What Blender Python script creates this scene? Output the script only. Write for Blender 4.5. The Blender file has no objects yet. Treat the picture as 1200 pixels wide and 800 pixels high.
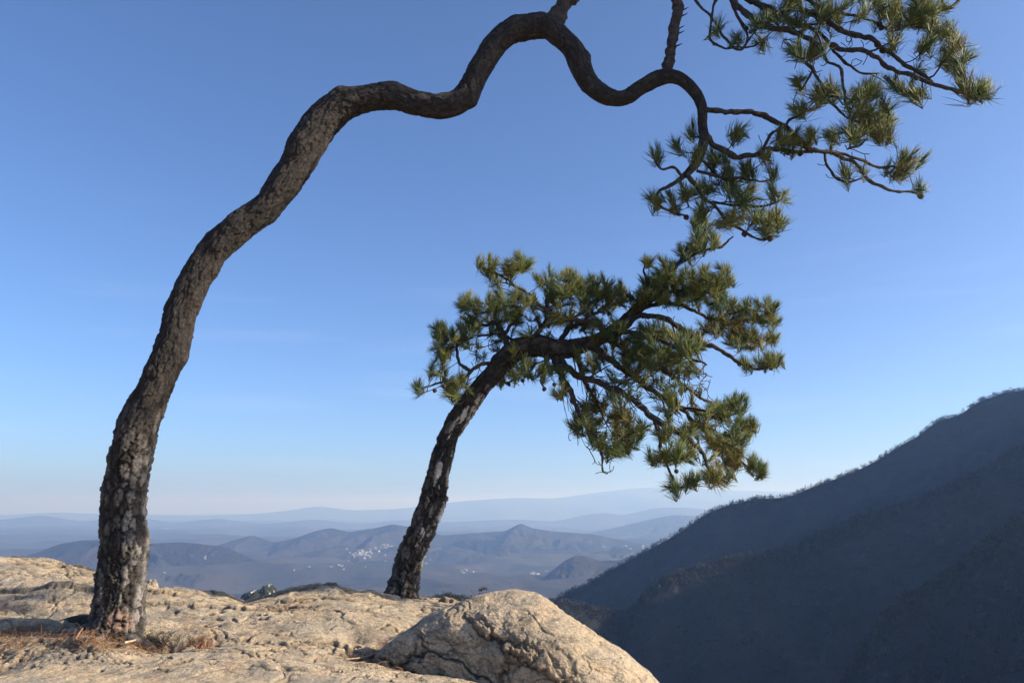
import bpy, math, random
import numpy as np
from mathutils import Vector
from mathutils.bvhtree import BVHTree

R = math.radians
rng = np.random.default_rng(7)
random.seed(7)
scene = bpy.context.scene
COL = scene.collection

# ------------------------------------------------------------------ camera
F = 933.3                  # focal length in photo pixels (1200 wide)
PITCH = R(11.8)
CAMZ = 1.6
cam_d = bpy.data.cameras.new("camera")
cam_d.sensor_width = 36.0
cam_d.lens = F / 1200 * 36
cam_d.clip_start = 0.05
cam_d.clip_end = 200000
cam = bpy.data.objects.new("camera", cam_d)
cam.location = (0, 0, CAMZ)
cam.rotation_euler = (R(90) + PITCH, 0, 0)
COL.objects.link(cam)
scene.camera = cam

# ------------------------------------------------------------------ light
SUN_EL, SUN_AZ = R(26), R(-10)        # azimuth measured from +X towards +Y
sdir = Vector((math.cos(SUN_EL) * math.cos(SUN_AZ), math.cos(SUN_EL) * math.sin(SUN_AZ), math.sin(SUN_EL)))
world = bpy.data.worlds.new("World")
scene.world = world
world.use_nodes = True
wn = world.node_tree
sky = wn.nodes.new("ShaderNodeTexSky")
sky.sky_type = 'NISHITA'
sky.sun_disc = False
sky.sun_elevation = SUN_EL
sky.sun_rotation = R(90) - SUN_AZ     # Blender: 0 = +Y, clockwise seen from above
sky.altitude = 600
sky.air_density = 0.6
sky.dust_density = 2.4
sky.ozone_density = 6.3
wn.nodes["Background"].inputs[1].default_value = 0.147
# very thin streaks of high cloud low over the horizon
wtc = wn.nodes.new("ShaderNodeTexCoord")
wmp = wn.nodes.new("ShaderNodeMapping"); wmp.inputs["Scale"].default_value = (2.2, 2.2, 26)
wno = wn.nodes.new("ShaderNodeTexNoise"); wno.inputs["Scale"].default_value = 1.6; wno.inputs["Detail"].default_value = 5
wmr = wn.nodes.new("ShaderNodeMapRange")
for _i, _x in zip((1, 2, 3, 4), (.56, .74, 0, .07)): wmr.inputs[_i].default_value = _x
wsp = wn.nodes.new("ShaderNodeSeparateXYZ")
wel = wn.nodes.new("ShaderNodeMapRange")
for _i, _x in zip((1, 2, 3, 4), (.38, .12, 0, 1)): wel.inputs[_i].default_value = _x
wmu = wn.nodes.new("ShaderNodeMath"); wmu.operation = 'MULTIPLY'
wmx = wn.nodes.new("ShaderNodeMix"); wmx.data_type = 'RGBA'
wmx.inputs[7].default_value = (5.0, 5.2, 5.8, 1)
wn.links.new(wtc.outputs["Generated"], wmp.inputs[0]); wn.links.new(wmp.outputs[0], wno.inputs["Vector"])
wn.links.new(wno.outputs["Fac"], wmr.inputs[0]); wn.links.new(wtc.outputs["Generated"], wsp.inputs[0])
wn.links.new(wsp.outputs[2], wel.inputs[0]); wn.links.new(wmr.outputs[0], wmu.inputs[0]); wn.links.new(wel.outputs[0], wmu.inputs[1])
wn.links.new(wmu.outputs[0], wmx.inputs[0]); wn.links.new(sky.outputs[0], wmx.inputs[6])
wn.links.new(wmx.outputs[2], wn.nodes["Background"].inputs[0])
sun_d = bpy.data.lights.new("sun", 'SUN')
sun_d.energy = 5.0
sun_d.angle = R(0.53)
sun_d.color = (1.0, 0.90, 0.74)
sun = bpy.data.objects.new("sun", sun_d)
sun.rotation_euler = sdir.to_track_quat('Z', 'Y').to_euler()
COL.objects.link(sun)
vs = scene.view_settings
vs.view_transform = 'Standard'
vs.look = 'None'
vs.exposure = 0.78
vs.gamma = 1
vs.use_curve_mapping = False
scene.cycles.max_bounces = 6
scene.cycles.diffuse_bounces = 3
scene.cycles.volume_bounces = 2
scene.cycles.use_denoising = True
HAZE_DENSITY = 0.92e-4

# ------------------------------------------------------------------ helpers
def P(px, py, Y):
    """a point of the place seen along photo pixel (px, py), Y metres ahead"""
    dx, dy = (np.asarray(px) - 600) / F, (400 - np.asarray(py)) / F
    c, s = math.cos(PITCH), math.sin(PITCH)
    vy = c - dy * s
    k = Y / vy
    return np.stack([dx * k, np.broadcast_to(Y, np.shape(dx * k)) * 1.0, CAMZ + (s + dy * c) * k], -1)

def proj(p):
    p = np.asarray(p, float)
    c, s = math.cos(PITCH), math.sin(PITCH)
    x, y, z = p[..., 0], p[..., 1], p[..., 2] - CAMZ
    d = y * c + z * s
    return 600 + F * x / d, 400 - F * (-y * s + z * c) / d

def smooth(a, b, x):
    t = np.clip((x - a) / (b - a), 0, 1)
    return t * t * (3 - 2 * t)

def hsh(ix, iy, iz, seed):
    M = np.uint32
    h = (ix.astype(np.int64) * 374761393 + iy.astype(np.int64) * 668265263 + iz.astype(np.int64) * 2147483647 + seed * 974634777) & 0xffffffff
    h = h.astype(np.uint64)
    h = ((h ^ (h >> np.uint64(13))) * np.uint64(1274126177)) & np.uint64(0xffffffff)
    h = ((h ^ (h >> np.uint64(16))) * np.uint64(2246822519)) & np.uint64(0xffffffff)
    h = h ^ (h >> np.uint64(15))
    return (h & np.uint64(0xffffff)).astype(np.float64) / 0xffffff

def vnoise(p, seed=0):
    """smooth value noise in [-1, 1]"""
    i = np.floor(p)
    f = p - i
    f = f * f * f * (f * (f * 6 - 15) + 10)
    x, y, z = i[..., 0], i[..., 1], i[..., 2]
    fx, fy, fz = f[..., 0], f[..., 1], f[..., 2]
    out = 0
    for a in (0, 1):
        wa = fx if a else 1 - fx
        for b in (0, 1):
            wb = fy if b else 1 - fy
            for c in (0, 1):
                wc = fz if c else 1 - fz
                out = out + wa * wb * wc * hsh(x + a, y + b, z + c, seed)
    return out * 2 - 1

ROT = np.array([[0.36, 0.48, -0.8], [-0.8, 0.6, 0.0], [0.48, 0.64, 0.6]])
def fbm(p, octaves=4, seed=0, gain=0.5):
    p = np.asarray(p, float)
    a, out, tot = 1.0, 0, 0
    for o in range(octaves):
        out = out + a * vnoise(p, seed + o)
        tot += a
        a *= gain
        p = p @ ROT.T * 2.03 + 7.1
    return out / tot

def cells(p, seed=0):
    """3D cellular noise: F1, F2 and a random value of the nearest cell"""
    i = np.floor(p)
    f1 = np.full(p.shape[:-1], 9.0)
    f2 = f1.copy()
    cid = np.zeros(p.shape[:-1])
    for a in (-1, 0, 1):
        for b in (-1, 0, 1):
            for c in (-1, 0, 1):
                cx, cy, cz = i[..., 0] + a, i[..., 1] + b, i[..., 2] + c
                q = np.stack([cx + hsh(cx, cy, cz, seed), cy + hsh(cx, cy, cz, seed + 1), cz + hsh(cx, cy, cz, seed + 2)], -1)
                d = np.linalg.norm(q - p, axis=-1)
                r = hsh(cx, cy, cz, seed + 3)
                near = d < f1
                f2 = np.where(near, f1, np.minimum(f2, d))
                cid = np.where(near, r, cid)
                f1 = np.where(near, d, f1)
    return f1, f2, cid

def mesh_np(name, V, faces, smooth_shade=True, attrs=None):
    """V (n,3); faces: list of int arrays (m,3) or (m,4)"""
    me = bpy.data.meshes.new(name)
    V = np.ascontiguousarray(V, dtype=np.float32)
    me.vertices.add(len(V))
    me.vertices.foreach_set("co", V.ravel())
    faces = [np.asarray(f, dtype=np.int32) for f in faces if len(f)]
    loops = np.concatenate([f.ravel() for f in faces])
    counts = np.concatenate([np.full(len(f), f.shape[1], dtype=np.int32) for f in faces])
    starts = np.concatenate([[0], np.cumsum(counts)[:-1]]).astype(np.int32)
    me.loops.add(len(loops))
    me.loops.foreach_set("vertex_index", loops)
    me.polygons.add(len(counts))
    me.polygons.foreach_set("loop_start", starts)
    me.polygons.foreach_set("loop_total", counts)
    me.polygons.foreach_set("use_smooth", np.full(len(counts), smooth_shade))
    me.update(calc_edges=True)
    for k, a in (attrs or {}).items():
        a = np.asarray(a, dtype=np.float32)
        if a.ndim == 1:
            at = me.attributes.new(k, 'FLOAT', 'POINT')
            at.data.foreach_set("value", a)
        else:
            at = me.attributes.new(k, 'FLOAT_VECTOR', 'POINT')
            at.data.foreach_set("vector", a.ravel())
    me.validate()
    return me

def grid_faces(nr, nc, wrap=False, flip=False):
    r = np.arange(nr - 1)[:, None]
    c = np.arange(nc if wrap else nc - 1)[None, :]
    c2 = (c + 1) % nc
    q = np.stack([r * nc + c, r * nc + c2, (r + 1) * nc + c2, (r + 1) * nc + c], -1).reshape(-1, 4)
    return q[:, ::-1] if flip else q

class Bag:
    """collects pieces of one mesh"""
    def __init__(s):
        s.V, s.Fs, s.A, s.n = [], [], {}, 0
    def add(s, V, faces, **attrs):
        s.V.append(V)
        for f in faces:
            s.Fs.append((np.asarray(f) + s.n))
        for k, a in attrs.items():
            s.A.setdefault(k, []).append(a)
        s.n += len(V)
    def build(s, name, mat, parent=None, smooth_shade=True):
        q = [f for f in s.Fs if f.shape[1] == 4]
        t = [f for f in s.Fs if f.shape[1] == 3]
        fs = ([np.concatenate(q)] if q else []) + ([np.concatenate(t)] if t else [])
        me = mesh_np(name, np.concatenate(s.V), fs, smooth_shade, {k: np.concatenate(a) for k, a in s.A.items()})
        return link(name, me, mat, parent)

def link(name, me, mat, parent=None):
    o = bpy.data.objects.new(name, me)
    me.materials.append(mat)
    COL.objects.link(o)
    if parent:
        o.parent = parent
        o.location = -Vector(parent.location)
    return o

def tag(o, label, cat, group=None, kind=None):
    o["label"] = label
    o["category"] = cat
    if group: o["group"] = group
    if kind: o["kind"] = kind
    return o

def empty(name, loc):
    o = bpy.data.objects.new(name, None)
    o.location = loc
    o.empty_display_size = 0.3
    COL.objects.link(o)
    return o

def resample(pts, step):
    """Catmull-Rom through rows of pts (k, d), uniform arc length on the first 3 columns"""
    pts = np.asarray(pts, float)
    e = np.vstack([2 * pts[0] - pts[1], pts, 2 * pts[-1] - pts[-2]])
    out = []
    for i in range(1, len(e) - 2):
        p0, p1, p2, p3 = e[i - 1], e[i], e[i + 1], e[i + 2]
        t = np.linspace(0, 1, 12, endpoint=False)[:, None]
        out.append(0.5 * ((2 * p1) + (-p0 + p2) * t + (2 * p0 - 5 * p1 + 4 * p2 - p3) * t ** 2 + (-p0 + 3 * p1 - 3 * p2 + p3) * t ** 3))
    out = np.vstack(out + [pts[-1:]])
    s = np.concatenate([[0], np.cumsum(np.linalg.norm(np.diff(out[:, :3], axis=0), axis=1))])
    n = max(3, int(s[-1] / step) + 1)
    u = np.linspace(0, s[-1], n)
    return np.stack([np.interp(u, s, out[:, k]) for k in range(out.shape[1])], -1), u

def tube(c, r, nseg):
    """ring vertices round centreline c with radius r (array or (n,nseg)); returns V, faces, angle, frame normals"""
    n = len(c)
    T = np.gradient(c, axis=0)
    T /= np.linalg.norm(T, axis=1)[:, None] + 1e-12
    N = np.zeros_like(c)
    a = np.array([0.0, -1.0, 0.0])
    if abs(T[0] @ a) > .9: a = np.array([1.0, 0, 0])
    v = a - T[0] * (a @ T[0]); v /= np.linalg.norm(v)
    for i in range(n):
        v = v - T[i] * (v @ T[i]); v /= np.linalg.norm(v) + 1e-12
        N[i] = v
    B = np.cross(T, N)
    th = np.arange(nseg) / nseg * 2 * math.pi
    D = N[:, None, :] * np.cos(th)[None, :, None] + B[:, None, :] * np.sin(th)[None, :, None]
    r = np.asarray(r)
    if r.ndim == 1: r = r[:, None]
    V = c[:, None, :] + D * r[..., None]
    return V, D, th

def tube_mesh(bag, c, r, nseg, **attrs):
    V, D, th = tube(c, r, nseg)
    V = V.reshape(-1, 3)
    n = len(c)
    tip = c[-1] + (c[-1] - c[-2]) * 0.3
    V = np.vstack([V, tip[None]])
    k = np.arange(nseg)
    cap = np.stack([(n - 1) * nseg + k, (n - 1) * nseg + (k + 1) % nseg, np.full(nseg, n * nseg)], -1)
    A = {k2: np.full(len(V), a) if np.isscalar(a) else np.concatenate([np.repeat(a, nseg), [a[-1]]]) for k2, a in attrs.items()}
    bag.add(V, [grid_faces(n, nseg, wrap=True), cap], **A)

# ------------------------------------------------------------------ materials
def new_mat(name):
    m = bpy.data.materials.new(name)
    m.use_nodes = True
    nt = m.node_tree
    b = nt.nodes["Principled BSDF"]
    b.inputs["Roughness"].default_value = 0.9
    b.inputs["Specular IOR Level"].default_value = 0.25
    return m, nt, b

def node(nt, kind, **kw):
    n = nt.nodes.new(kind)
    for k, v in kw.items():
        if k in n.inputs: n.inputs[k].default_value = v
        else: setattr(n, k, v)
    return n

def noise_n(nt, vec, scale, detail=4, rough=0.55, dist=0.0):
    n = node(nt, "ShaderNodeTexNoise")
    n.inputs["Scale"].default_value = scale
    n.inputs["Detail"].default_value = detail
    n.inputs["Roughness"].default_value = rough
    n.inputs["Distortion"].default_value = dist
    nt.links.new(vec, n.inputs["Vector"])
    return n.outputs["Fac"]

def mrange(nt, v, a, b, c=0.0, d=1.0):
    n = node(nt, "ShaderNodeMapRange")
    for i, x in zip((1, 2, 3, 4), (a, b, c, d)): n.inputs[i].default_value = x
    nt.links.new(v, n.inputs[0])
    return n.outputs[0]

def mix(nt, fac, a, b, mode='MIX'):
    n = node(nt, "ShaderNodeMix")
    n.data_type = 'RGBA'
    n.blend_type = mode
    for k, v in ((0, fac), (6, a), (7, b)):
        if isinstance(v, (int, float)): n.inputs[k].default_value = v
        elif isinstance(v, tuple): n.inputs[k].default_value = (*v, 1)
        else: nt.links.new(v, n.inputs[k])
    return n.outputs[2]

def mul(nt, a, b):
    n = node(nt, "ShaderNodeMath", operation='MULTIPLY')
    for k, v in ((0, a), (1, b)):
        if isinstance(v, (int, float)): n.inputs[k].default_value = v
        else: nt.links.new(v, n.inputs[k])
    return n.outputs[0]

def addm(nt, a, b):
    n = node(nt, "ShaderNodeMath", operation='ADD')
    for k, v in ((0, a), (1, b)):
        if isinstance(v, (int, float)): n.inputs[k].default_value = v
        else: nt.links.new(v, n.inputs[k])
    return n.outputs[0]

def bump(nt, b, h, strength, dist):
    n = node(nt, "ShaderNodeBump")
    n.inputs["Strength"].default_value = strength
    n.inputs["Distance"].default_value = dist
    nt.links.new(h, n.inputs["Height"])
    nt.links.new(n.outputs[0], b.inputs["Normal"])

def objvec(nt, scale=(1, 1, 1), rot=(0, 0, 0)):
    tc = node(nt, "ShaderNodeTexCoord")
    mp = node(nt, "ShaderNodeMapping")
    mp.inputs["Scale"].default_value = scale
    mp.inputs["Rotation"].default_value = rot
    nt.links.new(tc.outputs["Object"], mp.inputs[0])
    return mp.outputs[0]

def attr(nt, name, out="Fac"):
    a = node(nt, "ShaderNodeAttribute")
    a.attribute_name = name
    return a.outputs[out]

def rock_material(name, grey_amt=0.5):
    m, nt, b = new_mat(name)
    v = objvec(nt)
    vs_ = objvec(nt, (1, 1.0, 2.4), (0, R(14), 0))
    c = mix(nt, mrange(nt, noise_n(nt, v, 1.3, 5, .6), .38, .62), (.47, .352, .225), (.59, .462, .315))
    c = mix(nt, mul(nt, mrange(nt, noise_n(nt, vs_, 1.9, 7, .68, .4), .47, .58), grey_amt), c, (.27, .245, .20))
    c = mix(nt, mul(nt, mrange(nt, noise_n(nt, v, 2.3, 6, .7, .8), .56, .70), .75), c, (.42, .235, .11))
    c = mix(nt, mul(nt, mrange(nt, noise_n(nt, vs_, 6.5, 8, .74), .52, .62), .75), c, (.13, .115, .10))
    c = mix(nt, mul(nt, mrange(nt, noise_n(nt, v, 30, 5, .75), .52, .66), .65), c, (.19, .155, .115))
    c = mix(nt, mul(nt, mrange(nt, noise_n(nt, v, 75, 3, .7), .57, .66), .8), c, (.12, .10, .085))
    c = mix(nt, mul(nt, mrange(nt, noise_n(nt, v, 62, 3, .7, .3), .56, .68), .6), c, (.74, .66, .50))
    c = mix(nt, mul(nt, attr(nt, "crack"), .75), c, (.08, .065, .05))
    nt.links.new(c, b.inputs["Base Color"])
    h = addm(nt, mul(nt, noise_n(nt, vs_, 9, 8, .7), 1.0), mul(nt, noise_n(nt, v, 45, 5, .75), .45))
    bump(nt, b, h, .9, .05)
    return m

def bark_material(name, dark=(.026, .022, .020), mid=(.042, .036, .032), pale=(.25, .225, .20), red=(.29, .195, .15), palest=(.34, .31, .285)):
    """bark: plates coloured by the plate they belong to ('plate'), furrows ('furrow'), peeled patches with sunlight painted in ('peel'), reddish scar ('scar')"""
    m, nt, b = new_mat(name)
    v = objvec(nt)
    pl = attr(nt, "plate")
    fw = attr(nt, "furrow")
    c = mix(nt, mrange(nt, pl, .1, .9), dark, mid)
    c = mix(nt, mul(nt, mrange(nt, noise_n(nt, v, 28, 7, .72), .45, .66), .6), c, (.105, .088, .076))
    c = mix(nt, mrange(nt, attr(nt, "lower"), 0, 1), c, mix(nt, mrange(nt, pl, .25, .95), mid, pale))
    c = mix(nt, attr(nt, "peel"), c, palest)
    c = mix(nt, attr(nt, "scar"), c, red)
    c = mix(nt, mul(nt, mrange(nt, noise_n(nt, v, 60, 6, .75, .5), .50, .64), .65), c, (.06, .05, .042))
    c = mix(nt, mul(nt, fw, .8), c, (.024, .020, .018))
    nt.links.new(c, b.inputs["Base Color"])
    h = addm(nt, mul(nt, noise_n(nt, v, 22, 8, .72, .6), 1.0), mul(nt, noise_n(nt, v, 85, 5, .7), .5))
    bump(nt, b, h, 1.0, .02)
    return m

def twig_material(name):
    m, nt, b = new_mat(name)
    v = objvec(nt)
    c = mix(nt, mrange(nt, noise_n(nt, v, 30, 5, .7), .35, .65), (.030, .025, .023), (.085, .066, .055))
    nt.links.new(c, b.inputs["Base Color"])
    bump(nt, b, noise_n(nt, v, 60, 5, .7), .8, .01)
    return m

def needle_material(name):
    m, nt, b = new_mat(name)
    c = attr(nt, "tint", "Vector")
    b.inputs["Roughness"].default_value = .45
    b.inputs["Specular IOR Level"].default_value = .4
    nt.links.new(c, b.inputs["Base Color"])
    tr = node(nt, "ShaderNodeBsdfTranslucent")
    c2 = mix(nt, 1.0, c, (1.3, 1.35, .75), 'MULTIPLY')
    nt.links.new(c2, tr.inputs[0])
    ms = node(nt, "ShaderNodeMixShader")
    ms.inputs[0].default_value = .36
    nt.links.new(b.outputs[0], ms.inputs[1])
    nt.links.new(tr.outputs[0], ms.inputs[2])
    nt.links.new(ms.outputs[0], nt.nodes["Material Output"].inputs[0])
    return m

def tint_material(name, rough=.9):
    m, nt, b = new_mat(name)
    b.inputs["Roughness"].default_value = rough
    nt.links.new(attr(nt, "tint", "Vector"), b.inputs["Base Color"])
    return m

def hill_material(name, size, a, b_, c_, bumpd, fields=0.0):
    """winter forest seen from far away: size = metres of one patch"""
    m, nt, b = new_mat(name)
    v = objvec(nt)
    c = mix(nt, mrange(nt, noise_n(nt, v, 1 / size, 6, .62), .42, .60), a, b_)
    c = mix(nt, mrange(nt, noise_n(nt, v, 1 / (size * .33), 6, .7), .50, .62, 0, .8), c, c_)
    c = mix(nt, mrange(nt, noise_n(nt, v, 1 / (size * .05), 3, .7), .45, .65, 0, .6), c, (.03, .028, .024))
    if fields:
        f = mul(nt, mrange(nt, noise_n(nt, v, 1 / (size * 1.5), 4, .6), .60, .66), fields)
        c = mix(nt, f, c, (.22, .19, .13))
    nt.links.new(c, b.inputs["Base Color"])
    bump(nt, b, addm(nt, noise_n(nt, v, 1 / (size * .25), 7, .65), mul(nt, noise_n(nt, v, 1 / (size * .03), 3, .7), .12)), 1.0, bumpd)
    return m

M_ROCK = rock_material("granite", .75)
M_BOULDER = rock_material("granite_boulder", .5)
M_BARK = bark_material("pine_bark")
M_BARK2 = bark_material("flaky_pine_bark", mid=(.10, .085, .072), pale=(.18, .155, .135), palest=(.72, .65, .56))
M_TWIG = twig_material("twig_bark")
M_NEEDLE = needle_material("pine_needles")
M_TINT = tint_material("dry_litter")
M_FOREST = tint_material("winter_woods")

# ------------------------------------------------------------------ valley and hills
VALLEY_Z = -430.0
def ground_sheet():
    n = 641
    g = np.linspace(-1, 1, n)
    g = np.sign(g) * np.abs(g) ** 2.0 * 62000
    X, Yy = np.meshgrid(g, g + 3000)
    p = np.stack([X, Yy, X * 0], -1)
    z = VALLEY_Z + (.62 - np.abs(fbm(p / 1500, 5, 11)) * 2.2) * 135 * smooth(1500, 5000, np.abs(Yy) + np.abs(X))
    V = np.stack([X, Yy, z], -1).reshape(-1, 3)
    me = mesh_np("valley", V, [grid_faces(n, n)])
    m = hill_material("valley_floor", 700, (.042, .036, .032), (.06, .05, .038), (.03, .033, .023), 18, .35)
    o = link("valley", me, m)
    tag(o, "broad hazy valley floor with fields far below the ridges", "valley", kind="structure")
ground_sheet()

def ridge(name, mat, Y, crest, front, back, fdir, reach, label, spur=0.35, spur_len=180.0, nx=420, ns=150, seed=1, rough=0.0, Ypts=None, cat="mountain", drop0=0.0):
    """a mountain ridge: a crest line with a slope falling toward fdir in front and another one behind"""
    cr = np.array(crest, float)
    us = np.linspace(cr[0, 0], cr[-1, 0], nx)
    pys = np.interp(us, cr[:, 0], cr[:, 1])
    k = np.hanning(9); k /= k.sum()
    pys = np.convolve(np.pad(pys, 4, mode='edge'), k, 'valid')
    Ys = np.interp(us, [a for a, _ in Ypts], [b for _, b in Ypts]) if Ypts else np.full(nx, float(Y))
    C = P(us, pys, Ys)
    C[:, 2] += fbm(C / (spur_len * .8), 5, seed + 5) * rough
    s = np.linspace(-1, 1, ns)
    s = np.sign(s) * np.abs(s) ** 1.6 * reach
    fd = np.array(fdir, float); fd /= np.linalg.norm(fd)
    fr = np.maximum(s, 0); bk = np.maximum(-s, 0)
    base = C[None, :, :].repeat(ns, 0)
    V = base.copy()
    V[..., :2] += fr[:, None, None] * fd[None, None, :] + bk[:, None, None] * np.array([-fd[0] * .3, 1.0])[None, None, :]
    drop = front * fr * (1 + .12 * np.exp(-fr / (reach * .1))) + back * bk
    q = np.stack([base[..., 0] / spur_len + 0 * s[:, None], (fr - bk)[:, None] / (spur_len * 2.6) + 0 * base[..., 0], 0 * V[..., 0] + seed * 3.3], -1)
    warp = fbm(V / (spur_len * 1.3), 3, seed + 30)
    q[..., 0] += warp * .6
    rn = 1 - np.abs(fbm(q, 5, seed, .52)) * 2.4
    amp = spur * spur_len * np.clip((fr + bk) / (spur_len * 1.1), 0, 1)
    V[..., 2] -= drop[:, None]
    V[..., 2] += (rn - .75) * amp[:, None]
    V[..., 2] += fbm(V / (spur_len * .12), 4, seed + 9) * spur_len * .022 * smooth(0, spur_len * .2, fr + bk)[:, None]
    zmin = VALLEY_Z - 60
    V[..., 2] = np.maximum(V[..., 2], zmin)
    me = mesh_np(name, V.reshape(-1, 3), [grid_faces(ns, nx, flip=True)])
    o = link(name, me, mat)
    tag(o, label, cat, kind="structure")
    return V, s

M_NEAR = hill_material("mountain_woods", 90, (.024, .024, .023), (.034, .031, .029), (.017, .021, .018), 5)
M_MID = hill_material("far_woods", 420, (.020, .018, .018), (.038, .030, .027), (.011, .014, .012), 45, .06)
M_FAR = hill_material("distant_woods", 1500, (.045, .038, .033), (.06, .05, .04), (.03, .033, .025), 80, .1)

FAR = "far hills fading into the haze"
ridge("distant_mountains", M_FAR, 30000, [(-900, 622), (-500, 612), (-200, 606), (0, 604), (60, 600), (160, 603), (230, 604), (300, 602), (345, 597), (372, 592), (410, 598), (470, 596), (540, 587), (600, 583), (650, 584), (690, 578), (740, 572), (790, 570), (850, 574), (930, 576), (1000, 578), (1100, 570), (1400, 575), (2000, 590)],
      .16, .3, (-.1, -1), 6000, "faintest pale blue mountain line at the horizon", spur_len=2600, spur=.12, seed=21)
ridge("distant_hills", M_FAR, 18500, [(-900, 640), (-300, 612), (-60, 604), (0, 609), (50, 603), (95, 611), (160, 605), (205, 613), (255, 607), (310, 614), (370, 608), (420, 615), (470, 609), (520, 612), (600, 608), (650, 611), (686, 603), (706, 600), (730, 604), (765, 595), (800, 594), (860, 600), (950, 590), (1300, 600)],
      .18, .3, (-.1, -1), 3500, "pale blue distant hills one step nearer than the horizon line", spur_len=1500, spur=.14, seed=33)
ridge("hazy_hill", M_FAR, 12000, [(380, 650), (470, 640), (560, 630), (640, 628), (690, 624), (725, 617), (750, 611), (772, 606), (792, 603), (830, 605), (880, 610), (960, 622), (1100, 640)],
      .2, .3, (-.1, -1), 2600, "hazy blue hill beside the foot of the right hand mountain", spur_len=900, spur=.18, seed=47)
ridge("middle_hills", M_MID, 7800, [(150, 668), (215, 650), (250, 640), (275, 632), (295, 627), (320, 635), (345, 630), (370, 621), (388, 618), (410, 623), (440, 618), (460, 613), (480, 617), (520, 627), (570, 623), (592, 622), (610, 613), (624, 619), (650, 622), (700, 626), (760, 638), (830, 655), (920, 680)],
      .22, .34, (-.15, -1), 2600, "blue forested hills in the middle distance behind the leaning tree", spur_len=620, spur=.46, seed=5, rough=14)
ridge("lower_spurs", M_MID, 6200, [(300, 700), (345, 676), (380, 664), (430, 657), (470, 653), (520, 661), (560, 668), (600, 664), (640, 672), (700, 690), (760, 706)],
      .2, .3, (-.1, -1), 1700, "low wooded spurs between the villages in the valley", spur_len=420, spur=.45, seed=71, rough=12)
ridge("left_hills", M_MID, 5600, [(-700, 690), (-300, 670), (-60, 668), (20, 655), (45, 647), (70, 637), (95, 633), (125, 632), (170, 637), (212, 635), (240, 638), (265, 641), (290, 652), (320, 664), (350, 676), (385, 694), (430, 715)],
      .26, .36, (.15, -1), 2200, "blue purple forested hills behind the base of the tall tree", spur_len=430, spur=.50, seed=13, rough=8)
ridge("cone_hill", M_MID, 4600, [(520, 740), (560, 718), (600, 704), (622, 690), (645, 669), (662, 656), (674, 650), (686, 651), (702, 657), (725, 656), (745, 650), (790, 660), (860, 700)],
      .30, .4, (-.2, -1), 1300, "small cone shaped hill with reddish brown winter woods", spur_len=230, spur=.32, seed=19, rough=5)

ridge("middle_hills", M_MID, 9800, [(-900, 640), (-300, 628), (-60, 634), (60, 640), (150, 642), (230, 640), (330, 640), (430, 634), (540, 636), (600, 632), (700, 634), (760, 630), (850, 640)],
      .2, .3, (.1, -1), 2300, "second blue row of low hills behind the village valley", spur_len=560, spur=.42, seed=83, rough=16)
ridge("lower_spurs", M_MID, 4700, [(240, 716), (300, 700), (350, 690), (400, 684), (440, 688), (500, 684), (540, 690), (575, 700), (610, 716)],
      .24, .3, (.2, -1), 1000, "nearest low wooded spur in the valley just above the ledge line", spur_len=250, spur=.34, seed=75, rough=8)
ridge("folded_hills", M_MID, 6900, [(230, 672), (270, 660), (310, 652), (340, 657), (375, 645), (405, 639), (430, 646), (470, 640), (505, 648), (530, 640), (560, 646), (590, 637), (620, 644), (655, 641), (690, 648), (730, 640), (770, 646), (830, 640), (900, 660)],
      .17, .3, (-.35, -1), 2200, "folded blue ridges just below the middle hills", spur_len=380, spur=.55, seed=93, rough=26)
ridge("folded_hills", M_MID, 5600, [(300, 704), (335, 686), (360, 676), (395, 670), (425, 678), (455, 668), (490, 662), (515, 672), (548, 678), (580, 671), (605, 680), (640, 684), (690, 700)],
      .18, .3, (.25, -1), 1500, "darker folded ridges low in the valley behind the leaning trunk", spur_len=260, spur=.60, seed=97, rough=18)
R1 = ridge("mountain_ridge", M_NEAR, 1500, [(560, 748), (600, 726), (645, 704), (700, 677), (740, 655), (800, 622), (830, 600), (860, 589), (885, 582), (920, 582), (965, 565), (1015, 545), (1050, 525), (1080, 507), (1100, 491), (1122, 489), (1146, 470), (1180, 457), (1200, 457), (1240, 448), (1320, 400), (1480, 300), (1700, 210), (2000, 130), (2500, 60), (3200, 40)],
      .62, .62, (-.55, -.85), 900, "dark blue shaded mountainside that climbs to the right hand edge", spur_len=150, spur=.19, nx=560, ns=220, seed=3, rough=5)
R2 = ridge("mountain_spur", M_NEAR, 900, [(480, 760), (560, 735), (610, 716), (645, 703), (685, 710), (712, 716), (738, 718), (752, 702), (770, 684), (790, 675), (850, 656), (920, 645), (965, 625), (1015, 603), (1070, 588), (1110, 570), (1160, 548), (1200, 520), (1300, 470), (1500, 390), (1900, 260), (2500, 150)],
      .66, .45, (-.45, -.9), 560, "shaded lower spur with a sunlit wooded crest in front of the mountain", spur_len=95, spur=.19, nx=560, ns=200, seed=4, rough=3)
R3 = ridge("near_spur", M_NEAR, 560, [(900, 930), (960, 850), (1000, 778), (1030, 728), (1055, 706), (1100, 681), (1130, 656), (1160, 633), (1200, 606), (1300, 545), (1500, 440), (1900, 330)],
      .72, .5, (-.5, -.9), 330, "nearest dark spur in the lower right corner", spur_len=60, spur=.20, nx=420, ns=180, seed=8, rough=2)

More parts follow.
